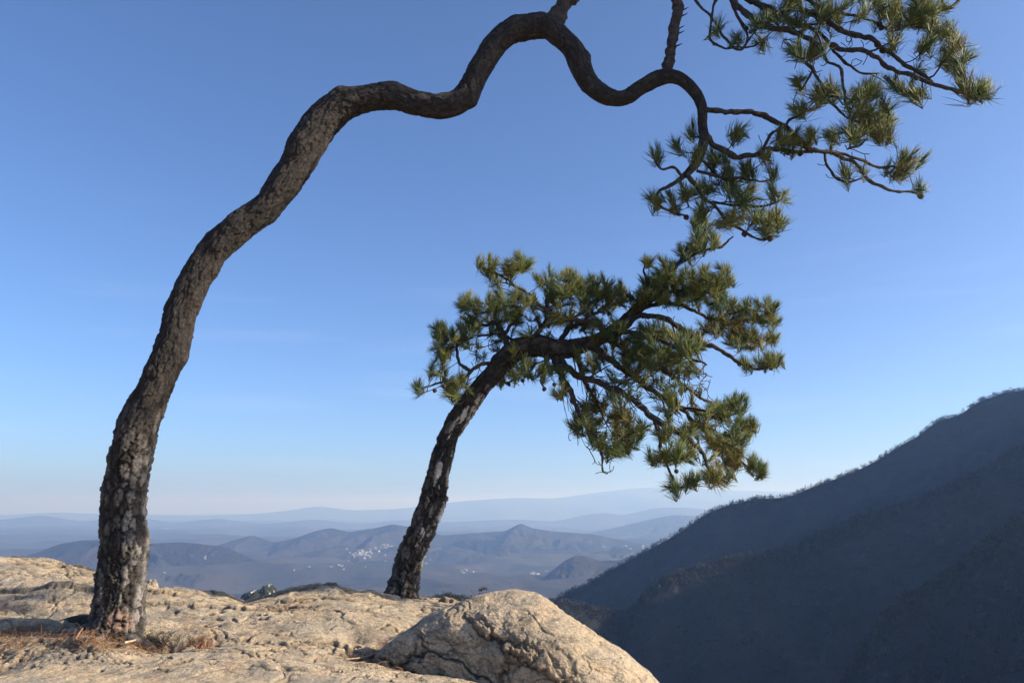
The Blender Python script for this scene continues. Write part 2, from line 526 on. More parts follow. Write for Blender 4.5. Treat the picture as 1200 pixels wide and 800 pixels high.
def make_shadow_massif():
    """unseen massif added beyond the right edge, shaped so its shadow covers the ridge faces"""
    cl = np.array([(150, 330, 40), (300, 560, 110), (500, 820, 215), (700, 1010, 334), (800, 1110, 360), (900, 1230, 428), (1150, 1480, 600), (1400, 1720, 655), (1750, 2050, 600), (2100, 2600, 480)], float)  # Y, x, z
    q, u = resample(cl[:, [1, 0, 2]], 9)
    d = np.linspace(-1, 1, 121); d = np.sign(d) * np.abs(d) ** 1.4 * 900
    t = np.gradient(q[:, :2], axis=0); t /= np.linalg.norm(t, axis=1)[:, None]
    nrm = np.stack([t[:, 1], -t[:, 0]], -1)
    V = np.zeros((len(q), 121, 3))
    V[..., :2] = q[:, None, :2] + nrm[:, None, :] * d[None, :, None]
    V[..., 2] = q[:, None, 2] + (fbm(q / 70, 4, 91) * 14)[:, None] - np.abs(d)[None, :] * .85
    V[..., 2] += fbm(V / 90, 5, 92) * 22 * smooth(0, 120, np.abs(d))[None, :]
    V[..., 2] = np.maximum(V[..., 2], VALLEY_Z - 50)
    o = link("shadow_massif", mesh_np("shadow_massif", V.reshape(-1, 3), [grid_faces(len(q), 121)]), M_NEAR)
    tag(o, "unseen steep massif added beyond the right edge to shade the ridges", "mountain", kind="structure")
make_shadow_massif()

def woods(V, s, n, size, tris, crest_share, band, label, seed, back=True):
    """thousands of small leafless crowns on a slope: nobody could count them"""
    r = np.random.default_rng(seed)
    ns, nx = V.shape[:2]
    px, py = proj(V)
    mid = ns // 2
    nc = int(n * crest_share)
    c_i = r.integers(4, nx - 4, nc); c_s = mid + np.round(np.abs(r.normal(0, band, nc)) * r.choice([1, 1, -.4], nc)).astype(int)
    a_i = r.integers(4, nx - 4, n - nc); a_s = r.integers(mid, ns - 6, n - nc)
    ii = np.concatenate([c_i, a_i]); ss = np.clip(np.concatenate([c_s, a_s]), 1, ns - 2)
    ok = (px[ss, ii] > 520) & (px[ss, ii] < 1330) & (py[ss, ii] < 860)
    ii, ss = ii[ok], ss[ok]
    fa, fb = r.random(len(ii))[:, None], r.random(len(ii))[:, None]
    p = V[ss, ii] + (V[ss, ii + 1] - V[ss, ii]) * fa + (V[ss + 1, ii] - V[ss, ii]) * fb
    h = size * r.uniform(.45, 1.2, len(p))
    N = len(p)
    d = r.normal(0, 1, (N, tris, 3)); d /= np.linalg.norm(d, axis=2)[..., None]
    rad = r.random((N, tris, 1)) ** .4
    cen = p[:, None, :] + d * rad * (h[:, None, None] * np.array([.42, .42, .46])) + np.array([0, 0, 1]) * h[:, None, None] * .26
    e1 = r.normal(0, 1, (N, tris, 3)); e2 = r.normal(0, 1, (N, tris, 3)); e1[..., 2] += 1.0
    sc = h[:, None, None] * .13
    T = np.stack([cen, cen + e1 * sc, cen + e2 * sc * .7], 2).reshape(-1, 3)
    base = np.array([[.055, .050, .042], [.040, .037, .033], [.026, .033, .024], [.080, .072, .058]])
    kk = r.choice(4, N, p=[.42, .30, .18, .10])
    tint = np.repeat(base[kk] * r.uniform(.8, 1.2, (N, 1)), tris * 3, axis=0)
    me = mesh_np("forest", T, [np.arange(len(T)).reshape(-1, 3)], False, {"tint": tint})
    o = link("forest", me, M_FOREST)
    tag(o, label, "forest", kind="stuff")
woods(*R1, 15000, 9.5, 16, .45, 6, "bare winter woods fringing the crest of the high mountain ridge", 1)
woods(*R2, 15000, 6.8, 24, .40, 7, "bare winter woods with a sunlit fringe on the middle spur", 2)
woods(*R3, 9000, 5.6, 34, .35, 6, "bare winter woods on the nearest spur at lower right", 3)

# ------------------------------------------------------------------ haze
def box(name, lo, hi, mat):
    x0, y0, z0 = lo; x1, y1, z1 = hi
    V = np.array([(x, y, z) for z in (z0, z1) for y in (y0, y1) for x in (x0, x1)], float)
    f = np.array([(0, 2, 3, 1), (4, 5, 7, 6), (0, 1, 5, 4), (2, 6, 7, 3), (0, 4, 6, 2), (1, 3, 7, 5)])
    return link(name, mesh_np(name, V, [f], False), mat)
hm = bpy.data.materials.new("haze_air")
hm.use_nodes = True
hn = hm.node_tree
for n in list(hn.nodes):
    if n.type != 'OUTPUT_MATERIAL': hn.nodes.remove(n)
pv = hn.nodes.new("ShaderNodeVolumePrincipled")
pv.inputs["Color"].default_value = (.36, .58, 1.0, 1)
pv.inputs["Density"].default_value = HAZE_DENSITY
pv.inputs["Anisotropy"].default_value = .35
pv.inputs["Absorption Color"].default_value = (1, 1, 1, 1)
hn.links.new(pv.outputs[0], hn.nodes["Material Output"].inputs["Volume"])
hz = box("haze", (-64000, -60500, -640), (64000, 67000, 720), hm)
tag(hz, "pale blue winter haze filling the valleys", "haze", kind="stuff")

# ------------------------------------------------------------------ rock ledge
def crackfield(p, scale, width, seed):
    n = fbm(p * np.array(scale), 4, seed)
    return np.exp(-(np.abs(n) / width) ** 2)

ROWS = [  # depth, [(px, py)]
    (9.3, [(-500, 640), (-60, 650), (0, 652), (60, 655), (95, 663), (112, 671), (135, 682), (172, 690), (230, 690), (262, 696), (285, 704), (310, 698), (340, 689), (390, 685), (440, 692), (480, 698), (530, 702), (565, 708), (620, 730), (720, 800), (900, 950), (1100, 1100)]),
    (8.2, [(-500, 660), (0, 671), (60, 674), (112, 683), (172, 698), (230, 700), (285, 710), (340, 702), (390, 698), (440, 704), (500, 712), (560, 730), (640, 765), (750, 850), (1100, 1150)]),
    (7.3, [(-500, 690), (0, 701), (60, 698), (112, 706), (172, 718), (250, 722), (340, 722), (390, 722), (440, 727), (500, 741), (560, 757), (700, 850), (1100, 1150)]),
    (6.7, [(-500, 735), (0, 728), (60, 726), (112, 734), (172, 741), (250, 744), (340, 742), (400, 750), (440, 759), (500, 770), (600, 793), (750, 900), (1100, 1200)]),
    (6.3, [(-500, 760), (0, 753), (112, 755), (172, 760), (250, 763), (340, 762), (400, 770), (440, 778), (500, 789), (600, 812), (750, 900), (1100, 1220)]),
    (5.9, [(-500, 770), (0, 772), (60, 758), (110, 754), (160, 762), (220, 767), (300, 766), (360, 772), (420, 780), (500, 789), (560, 797), (640, 815), (750, 890), (1100, 1230)]),
    (5.2, [(-500, 790), (0, 795), (60, 786), (110, 783), (220, 790), (360, 796), (500, 805), (640, 840), (750, 900), (1100, 1300)]),
]
def ledge():
    us = np.concatenate([np.linspace(-480, -20, 90, endpoint=False), np.linspace(-20, 700, 520, endpoint=False), np.linspace(700, 1080, 90)])
    Yn = np.concatenate([np.linspace(5.2, 9.3, 380), np.linspace(9.3, 10.2, 60)[1:]])
    rowY = np.array([r[0] for r in ROWS])[::-1]
    Z = np.array([P(us, np.interp(us, [a for a, _ in r[1]], [b for _, b in r[1]]), r[0])[:, 2] for r in ROWS])[::-1]
    # smooth cubic in Y per column
    def interp_y(yq):
        i = np.clip(np.searchsorted(rowY, yq) - 1, 0, len(rowY) - 2)
        t = ((yq - rowY[i]) / (rowY[i + 1] - rowY[i]))[:, None]
        m = np.gradient(Z, rowY, axis=0)
        h = (rowY[i + 1] - rowY[i])[:, None]
        t2 = t * t; t3 = t2 * t
        return (2 * t3 - 3 * t2 + 1) * Z[i] + (t3 - 2 * t2 + t) * h * m[i] + (-2 * t3 + 3 * t2) * Z[i + 1] + (t3 - t2) * h * m[i + 1]
    Zg = interp_y(np.minimum(Yn, 9.3))
    over = np.maximum(Yn - 9.3, 0)[:, None]
    Zg = Zg - over ** 1.5 * .9 - over * .12
    X = (us[None, :] - 600) / F * (Yn[:, None] / math.cos(PITCH) * 1.0)
    # correct x so that it matches the depth and height
    c, s = math.cos(PITCH), math.sin(PITCH)
    dep = Yn[:, None] * c + (Zg - CAMZ) * s
    X = (us[None, :] - 600) / F * dep
    V = np.stack([X, np.broadcast_to(Yn[:, None], X.shape), Zg], -1)
    # hollows and humps, placed where they lie on the rock
    def dent(px, py, Y, rx, ry, amt):
        q = P(px, py, Y)
        V[..., 2] += amt * np.exp(-((V[..., 0] - q[0]) / rx) ** 2 - ((V[..., 1] - q[1]) / ry) ** 2)
    dent(45, 724, 6.95, .36, .24, -.17)
    dent(88, 700, 7.45, .26, .14, .05)
    dent(20, 735, 6.55, .22, .12, .055)
    dent(195, 754, 6.35, .13, .12, -.09)
    dent(236, 757, 6.3, .10, .10, -.08)
    dent(300, 700, 8.7, .5, .3, -.02)
    dent(405, 745, 6.9, .18, .20, -.13)
    dent(448, 752, 6.6, .12, .18, -.12)
    dent(385, 757, 6.5, .22, .14, .05)
    dent(150, 712, 7.4, .5, .2, .02)
    dent(30, 672, 8.4, .9, .35, .04)
    p = V.copy()
    fade = smooth(10.3, 9.4, p[..., 1]) * .6 + .4
    h = fbm(p * np.array([2.0, 2.6, 2.0]), 3, 101) * .055 + fbm(p * np.array([6, 8, 6.0]), 3, 111) * .012
    h += fbm(p * np.array([17, 22, 17.0]), 4, 121, .6) * .008
    bed = fbm(p * np.array([.9, 7.0, 3.0]), 4, 133, .6)
    h += (1 - np.abs(bed) * 2) * .018
    ck = np.maximum(crackfield(p, (1.0, 3.0, 1), .022, 141), .9 * crackfield(p, (3.2, 5.0, 2), .030, 151) * smooth(.0, .3, fbm(p * 1.7, 2, 5)))
    ck = np.maximum(ck, .8 * crackfield(p, (2.2, 9.0, 2), .028, 161) * smooth(.05, .35, fbm(p * 1.3 + 9, 2, 6)))
    h -= ck * .028
    pits = smooth(.45, .7, fbm(p * np.array([8, 14, 11.0]), 4, 171, .6)) * smooth(.0, .3, fbm(p * .9, 2, 172))
    h -= pits * .003
    wq = np.stack([fbm(p * 2.5, 4, 181, .6), fbm(p * 2.5 + 9, 4, 182, .6), 0 * h], -1)
    sl = np.stack([p[..., 0] * .75 + p[..., 1] * .35, p[..., 1] * 2.1 - p[..., 0] * .25, 0 * h], -1) + wq * .55
    s1, s2, sid = cells(sl, 190)
    sedge = 1 - smooth(.0, .055, s2 - s1)
    t1, t2, tid = cells(sl * 2.6 + 4, 195)
    tedge = (1 - smooth(.0, .06, t2 - t1)) * smooth(.0, .25, fbm(p * 1.1 + 3, 2, 196))
    h += (sid - .5) * .055 + (tid - .5) * .009 - sedge * .030 - tedge * .007
    ck = np.maximum(ck, np.maximum(sedge * .9, tedge * .35))
    V[..., 2] += h * fade
    ck = np.clip(ck + pits * .1, 0, 1)
    # rows that carry the rock down the far cliff and back under the viewer
    far = []
    for dy, dz in ((.5, -.9), (1.0, -2.6), (1.5, -6), (2.2, -14), (4, -60), (30, -200), (160, -520)):
        r = V[-1].copy(); r[:, 1] += dy + fbm(r * 1.5 + dy, 3, 55) * .3; r[:, 2] += dz; r[:, 0] *= 1 + dy * .12
        far.append(r)
    near = []
    for Yk, zz in ((4.9, .52), (4.5, .46), (3.5, .32), (2, .18), (0, .1), (-3, .1), (-6, .4), (-9, -2), (-14, -30), (-60, -160), (-300, -520)):
        r = V[0].copy()
        r[:, 0] = V[0][:, 0] * (1 + (5.2 - Yk) * .22) if Yk > -9 else V[0][:, 0] * (4 + abs(Yk) * .2)
        t = smooth(5.2, 4.2, Yk)
        r[:, 1] = Yk
        r[:, 2] = V[0][:, 2] * (1 - t) + (zz + fbm(r * .8, 4, 66) * .08) * t
        near.append(r)
    V = np.concatenate([np.array(near[::-1]), V, np.array(far)], 0)
    ck = np.concatenate([np.zeros((len(near), ck.shape[1])), ck, np.zeros((len(far), ck.shape[1]))], 0)
    # flanks fall away left and right
    nr, nc = V.shape[:2]
    L = []; Rr = []
    for k, (dx, dz) in enumerate(((.6, -.4), (1.5, -1.6), (3, -6), (8, -25), (40, -120), (250, -520))):
        a = V[:, 0].copy(); a[:, 0] -= dx; a[:, 2] += dz; L.append(a)
        b = V[:, -1].copy(); b[:, 0] += dx; b[:, 2] += dz; Rr.append(b)
    V = np.concatenate([np.stack(L[::-1], 1), V, np.stack(Rr, 1)], 1)
    ck = np.pad(ck, ((0, 0), (6, 6)))
    me = mesh_np("rock_ledge", V.reshape(-1, 3), [grid_faces(V.shape[0], V.shape[1])], True, {"crack": ck.ravel()})
    o = link("rock_ledge", me, M_ROCK)
    tag(o, "weathered tan granite ledge on the summit under both pine trees", "rock", kind="structure")
    sub = V[11:-7, 6:-6]
    q = grid_faces(*sub.shape[:2])
    return BVHTree.FromPolygons([tuple(v) for v in sub.reshape(-1, 3).tolist()], q.tolist())
LEDGE = ledge()

def hit(px, py):
    d = P(px, py, 10.0) - np.array([0, 0, CAMZ])
    loc, nor, _, dist = LEDGE.ray_cast(Vector((0, 0, CAMZ)), Vector(d).normalized())
    return loc, nor
def down(x, y):
    loc, nor, _, _ = LEDGE.ray_cast(Vector((x, y, 5)), Vector((0, 0, -1)))
    return loc, nor

def boulder():
    sil = [(440, 768), (455, 755), (475, 741), (497, 726), (520, 713), (545, 705), (575, 699), (605, 694), (628, 696), (645, 706), (665, 722), (700, 746), (735, 771), (770, 801), (810, 842), (850, 890), (885, 935)]
    Yc = 6.38
    us = np.linspace(441, 885, 560)
    top = P(us, np.interp(us, [a for a, _ in sil], [b for _, b in sil]), Yc)
    k = np.hanning(15); k /= k.sum()
    top[:, 2] = np.convolve(np.pad(top[:, 2], 7, mode='edge'), k, 'valid')
    x = top[:, 0]
    zb = np.interp(us, [441, 520, 600, 700, 885], [.50, .40, .30, .05, -.75])
    H = np.maximum(top[:, 2] - zb, .02)
    W = np.interp(us, [441, 480, 560, 650, 760, 850, 885], [.14, .26, .44, .66, .85, .6, .15])
    th = np.linspace(R(-28), R(205), 420)
    c, s = np.cos(th)[:, None], np.sin(th)[:, None]
    fr = np.sign(c) * np.abs(c) ** .72
    skew = (1 - s) * -.10
    V = np.stack([x[None, :] + skew * 0, Yc + .25 * (1 - s) * 0 - fr * W[None, :], zb[None, :] + np.sign(s) * np.abs(s) ** .78 * H[None, :]], -1)
    n = np.stack([0 * c + 0 * x, -c / W[None, :], s / H[None, :]], -1)
    n[..., 0] = -np.gradient(top[:, 2], x)[None, :] * np.clip(s, 0, 1) / H[None, :]
    n /= np.linalg.norm(n, axis=-1)[..., None]
    p = V.copy()
    h = fbm(p * 2.2, 3, 201) * .045 + fbm(p * 7, 4, 211, .6) * .016 + fbm(p * 24, 4, 221, .6) * .006
    # bedding that dips to the right across the front face
    wp = np.stack([fbm(p * 3.2, 5, 71, .62), fbm(p * 3.2 + 9, 5, 72, .62), fbm(p * 3.2 + 19, 5, 73, .62)], -1)
    dip = np.stack([p[..., 0] * 1.6, p[..., 1] * 1.6, (p[..., 2] + .55 * p[..., 0]) * 4.6], -1) + wp * .42
    bn = fbm(dip, 4, 233, .55)
    face = smooth(.35, 1.0, c) * smooth(760, 560, us)[None, :] + 0 * bn
    al, ac = p[..., 0] * .86 - p[..., 2] * .5, p[..., 2] * .86 + p[..., 0] * .5
    bl = np.stack([al * .75, p[..., 1] * 1.2, ac * 4.0], -1) + wp * .34
    b1, b2, bid = cells(bl, 301)
    e1, e2, eid = cells(bl * np.array([2.6, 2.4, 1.9]) + 3, 305)
    step = 1 - smooth(.0, .10, b2 - b1)
    step2 = (1 - smooth(.0, .09, e2 - e1))
    h += ((bid - .5) * .085 + (eid - .5) * .022) * face - step * .032 * face - step2 * .007 * face
    h += fbm(p * np.array([9, 9, 16]), 5, 255, .62) * .014 * face
    h += (bid - .5) * .012
    lt = np.exp(-(np.abs(fbm(p * np.array([2.4, 2.4, 5]), 4, 266)) / .02) ** 2) * .012
    h -= lt
    V += n * h[..., None]
    ck = np.clip(step * face + step2 * .6 * face + lt * 30, 0, 1)
    me = mesh_np("boulder", V.reshape(-1, 3), [grid_faces(V.shape[0], V.shape[1])], True, {"crack": ck.ravel()})
    o = link("boulder", me, M_BOULDER)
    tag(o, "big rounded tan boulder with dark cracks in its shaded left face", "boulder")
    q = grid_faces(*V.shape[:2])
    return BVHTree.FromPolygons([tuple(v) for v in V.reshape(-1, 3).tolist()], q.tolist())
BOULDER = boulder()

def lump(name, cpt, size, mat, label, cat, seed, flat=.8, group=None, n=60, amp=.16, freq=1.6):
    u = np.linspace(0, math.pi, n)[:, None]; v = np.arange(n * 2)[None, :] / (n * 2) * 2 * math.pi
    d = np.stack([np.sin(u) * np.cos(v), np.sin(u) * np.sin(v), np.cos(u) + 0 * v], -1)
    f1, f2, cid = cells(d * 1.5 + seed * 3.1, seed)
    r = 1 + fbm(d * freq + seed, 5, seed, .55) * amp * 2 + (f1 - .5) * -.25
    V = d * r[..., None] * np.array([size[0], size[1], size[2]])
    V[..., 2] = np.where(V[..., 2] < 0, V[..., 2] * .5, V[..., 2])
    V += np.array(cpt)
    me = mesh_np(name, V.reshape(-1, 3), [grid_faces(n, n * 2, wrap=True, flip=True)], True, {"crack": np.clip((.12 - (f2 - f1)) * 4, 0, 1).ravel() * 0})
    o = link(name, me, mat)
    tag(o, label, cat, group)
    return o

q = P(176, 690, 8.6)
lump("stone", q + np.array([0, 0, -.02]), (.085, .08, .11), M_ROCK, "small pale pointed stone just behind the right side of the tall trunk", "stone", 4)

# ------------------------------------------------------------------ rocky pinnacle below the ledge
def pinnacle():
    m, nt, b = new_mat("pinnacle_rock")
    geo = objvec(nt)
    tcn = node(nt, "ShaderNodeNewGeometry")
    sep = node(nt, "ShaderNodeSeparateXYZ"); nt.links.new(tcn.outputs["Normal"], sep.inputs[0])
    rock = mix(nt, mrange(nt, noise_n(nt, geo, .25, 5, .6), .4, .6), (.40, .38, .34), (.60, .57, .50))
    c = mix(nt, mrange(nt, noise_n(nt, geo, .10, 5, .65), .42, .46), rock, (.03, .035, .022))
    nt.links.new(c, b.inputs["Base Color"])
    bump(nt, b, noise_n(nt, geo, .4, 6, .7), 1, 3)
    cpt = P(311, 730, 820.0)
    o = lump("rocky_knoll", cpt, (30, 24, 33), m, "dark rocky knoll with pale outcrops peeping over the dip in the ledge", "knoll", 9, n=90, amp=.16, freq=3.0)
    o["kind"] = "structure"
    # a low wooded shoulder below it
    pts = []
    return o
pinnacle()

R4 = ridge("wooded_shoulder", M_NEAR, 760, [(180, 760), (240, 735), (270, 718), (300, 712), (350, 718), (420, 724), (480, 712), (515, 700), (530, 698), (550, 703), (575, 713), (620, 716), (660, 730), (720, 760)],
      .6, .5, (0, -1), 260, "dark wooded shoulder just showing beyond the notch beside the boulder", spur_len=60, spur=.25, nx=240, ns=90, seed=61, rough=1)
def woods_small():
    V, s = R4
    r = np.random.default_rng(9)
    ns, nx = V.shape[:2]
    ii = r.integers(3, nx - 3, 2600); ss = ns // 2 + np.abs(r.normal(0, 4, 2600)).astype(int)
    p = V[ss, ii] + r.normal(0, 1, (2600, 3)) * np.array([1.5, 1, .3])
    h = r.uniform(3.0, 6, 2600)
    d = r.normal(0, 1, (2600, 20, 3)); d /= np.linalg.norm(d, axis=2)[..., None]
    cen = p[:, None] + d * h[:, None, None] * .42 * r.random((2600, 20, 1)) ** .4 + np.array([0, 0, 1]) * h[:, None, None] * .4
    sc = h[:, None, None] * .14
    T = np.stack([cen, cen + r.normal(0, 1, cen.shape) * sc, cen + r.normal(0, 1, cen.shape) * sc], 2).reshape(-1, 3)
    tint = np.repeat(np.array([[.05, .055, .035]]) * r.uniform(.7, 1.3, (2600, 1)), 60, axis=0)
    o = link("forest", mesh_np("forest", T, [np.arange(len(T)).reshape(-1, 3)], False, {"tint": tint}), M_FOREST)
    tag(o, "dark treetops on the shoulder beyond the notch left of the boulder", "forest", kind="stuff")
woods_small()

# ------------------------------------------------------------------ far villages
def village(px, py, Y, spread, n, size, label, seed):
    m = bpy.data.materials.get("village_walls")
    if not m:
        m, nt, b = new_mat("village_walls")
        b.inputs["Base Color"].default_value = (.32, .31, .30, 1)
    r = np.random.default_rng(seed)
    bag = Bag()
    dep = bpy.context.evaluated_depsgraph_get()
    for k in range(int(n * (.6 if seed == 1 else .25))):
        a = px + r.normal(0, spread[0]); c = py + r.normal(0, spread[1])
        d = P(a, c, 1000.0) - np.array([0, 0, CAMZ]); d /= np.linalg.norm(d)
        ok, loc, nor, i, ob, mt = scene.ray_cast(dep, Vector((0, 0, CAMZ)) + Vector(d) * 1100, Vector(d))
        hops = 0
        while ok and ob.name.startswith("haze") and hops < 3:
            ok, loc, nor, i, ob, mt = scene.ray_cast(dep, loc + Vector(d) * 2, Vector(d)); hops += 1
        if not ok or (loc.y < Y * .55): continue
        size_ = size * .42
        w, l, h = size_ * r.uniform(.7, 2.0), size_ * r.uniform(.6, 1.2), size_ * r.uniform(.3, .6)
        th = r.uniform(-.5, .5)
        cs, sn = math.cos(th), math.sin(th)
        v = np.array([(-w, -l, -8), (w, -l, -8), (w, l, -8), (-w, l, -8), (-w, -l, h), (w, -l, h), (w, l, h), (-w, l, h), (-w * 1.0, 0, h * 1.5), (w * 1.0, 0, h * 1.5)]) * np.array([.5, .5, 1])
        v = np.stack([v[:, 0] * cs - v[:, 1] * sn, v[:, 0] * sn + v[:, 1] * cs, v[:, 2]], -1) + np.array(loc)
        bag.add(v, [np.array([(0, 1, 5, 4), (1, 2, 6, 5), (2, 3, 7, 6), (3, 0, 4, 7), (4, 5, 9, 8), (6, 7, 8, 9)]), np.array([(5, 6, 9), (7, 4, 8)])])
    if bag.n:
        o = bag.build("village", m, smooth_shade=False)
        tag(o, label, "village", kind="stuff")
village(428, 648, 6000, (8, 2.6), 90, 26, "largest pale cluster of village houses, just left of the leaning trunk", 1)
village(453, 640, 6000, (7, 1.8), 46, 26, "pale houses strung uphill right beside the leaning trunk", 2)
village(407, 665, 5500, (22, 3.0), 34, 24, "scattered pale houses low in the valley left of the leaning trunk", 3)
village(628, 672, 5500, (8, 1.6), 26, 26, "white valley buildings left of the cone shaped hill", 4)
village(551, 669, 5500, (8, 1.4), 26, 24, "pale row of houses in the valley right of the leaning trunk", 5)
village(748, 641, 8000, (16, 1.8), 26, 34, "faint pale town in the haze below the right hand mountain", 6)
village(240, 653, 5500, (8, 1.4), 18, 18, "small pale farm buildings on the hill right of the tall trunk", 7)
village(197, 672, 5500, (2.6, .8), 7, 18, "tiny white buildings on the slope close beside the tall trunk", 8)
village(500, 655, 6000, (10, 2.0), 16, 22, "few pale houses just right of the leaning trunk", 9)

# ------------------------------------------------------------------ pine trees
def bark_tube(name, pts, mat, parent, step, nseg, plate, depth, lower_fn, peel_lit_fn, scar_fn, seed, flare=None, knots=()):
    """pts: rows x,y,z,r.  Bark plates are real relief on the trunk."""
    q, u = resample(pts, step)
    c, r = q[:, :3], q[:, 3]
    V, D, th = tube(c, r, nseg)
    rr = np.maximum(r, .02)[:, None]
    tc = np.stack([np.cos(th)[None, :] * rr, np.sin(th)[None, :] * rr, u[:, None] * .38 + 0 * th[None, :]], -1)
    w = np.stack([fbm(tc * 16 + 3, 5, seed + 1, .65), fbm(tc * 16 + 13, 5, seed + 2, .65), fbm(tc * 16 + 23, 5, seed + 3, .65)], -1)
    tcw = tc + w * plate * .60
    f1, f2, cid = cells(tcw / plate, seed)
    edge = f2 - f1
    fur = 1 - smooth(.03, .20, edge)
    g1, g2, cid2 = cells(tcw / (plate * .42) + 5, seed + 40)
    fur2 = 1 - smooth(.0, .16, g2 - g1)
    dep = depth * np.clip(rr / .15, .25, 1.2) * (1 - .42 * smooth(1.3, 3.2, u))[:, None]
    h = dep * ((smooth(.0, .16, edge) - .6) + (cid - .5) * .8 - fur2 * .40 + fbm(tc * np.array([70, 70, 90]), 4, seed + 8, .65) * .9)
    h += fbm(tc * np.array([5, 5, 8.0]), 4, seed + 9) * rr * .26
    for kp, kr, ka in knots:
        h += ka * np.exp(-np.sum((V - np.array(kp)) ** 2, -1) / kr ** 2)
    if flare is not None:
        h += flare(c, D, u[:, None], th[None, :], rr)
    V = V + D * h[..., None]
    P3 = V
    lower = lower_fn(P3, u[:, None] + 0 * th[None, :], cid)
    peel = peel_lit_fn(P3, u[:, None] + 0 * th[None, :], cid, cid2, D) * (1 - fur * .8)
    scar = scar_fn(P3, u[:, None] + 0 * th[None, :], cid, cid2, D)
    n = len(c)
    Vf = np.vstack([V.reshape(-1, 3), (c[-1] + (c[-1] - c[-2]) * .5)[None]])
    k = np.arange(nseg)
    cap = np.stack([(n - 1) * nseg + k, (n - 1) * nseg + (k + 1) % nseg, np.full(nseg, n * nseg)], -1)
    pad = lambda a: np.concatenate([np.clip(a, 0, 1).ravel(), [0]])
    bag = Bag()
    bag.add(Vf, [grid_faces(n, nseg, wrap=True), cap], plate=pad(cid * .7 + cid2 * .3), furrow=pad(np.maximum(fur, fur2 * .6)), lower=pad(lower), peel=pad(peel), scar=pad(scar))
    return bag.build(name, mat, parent), c, r

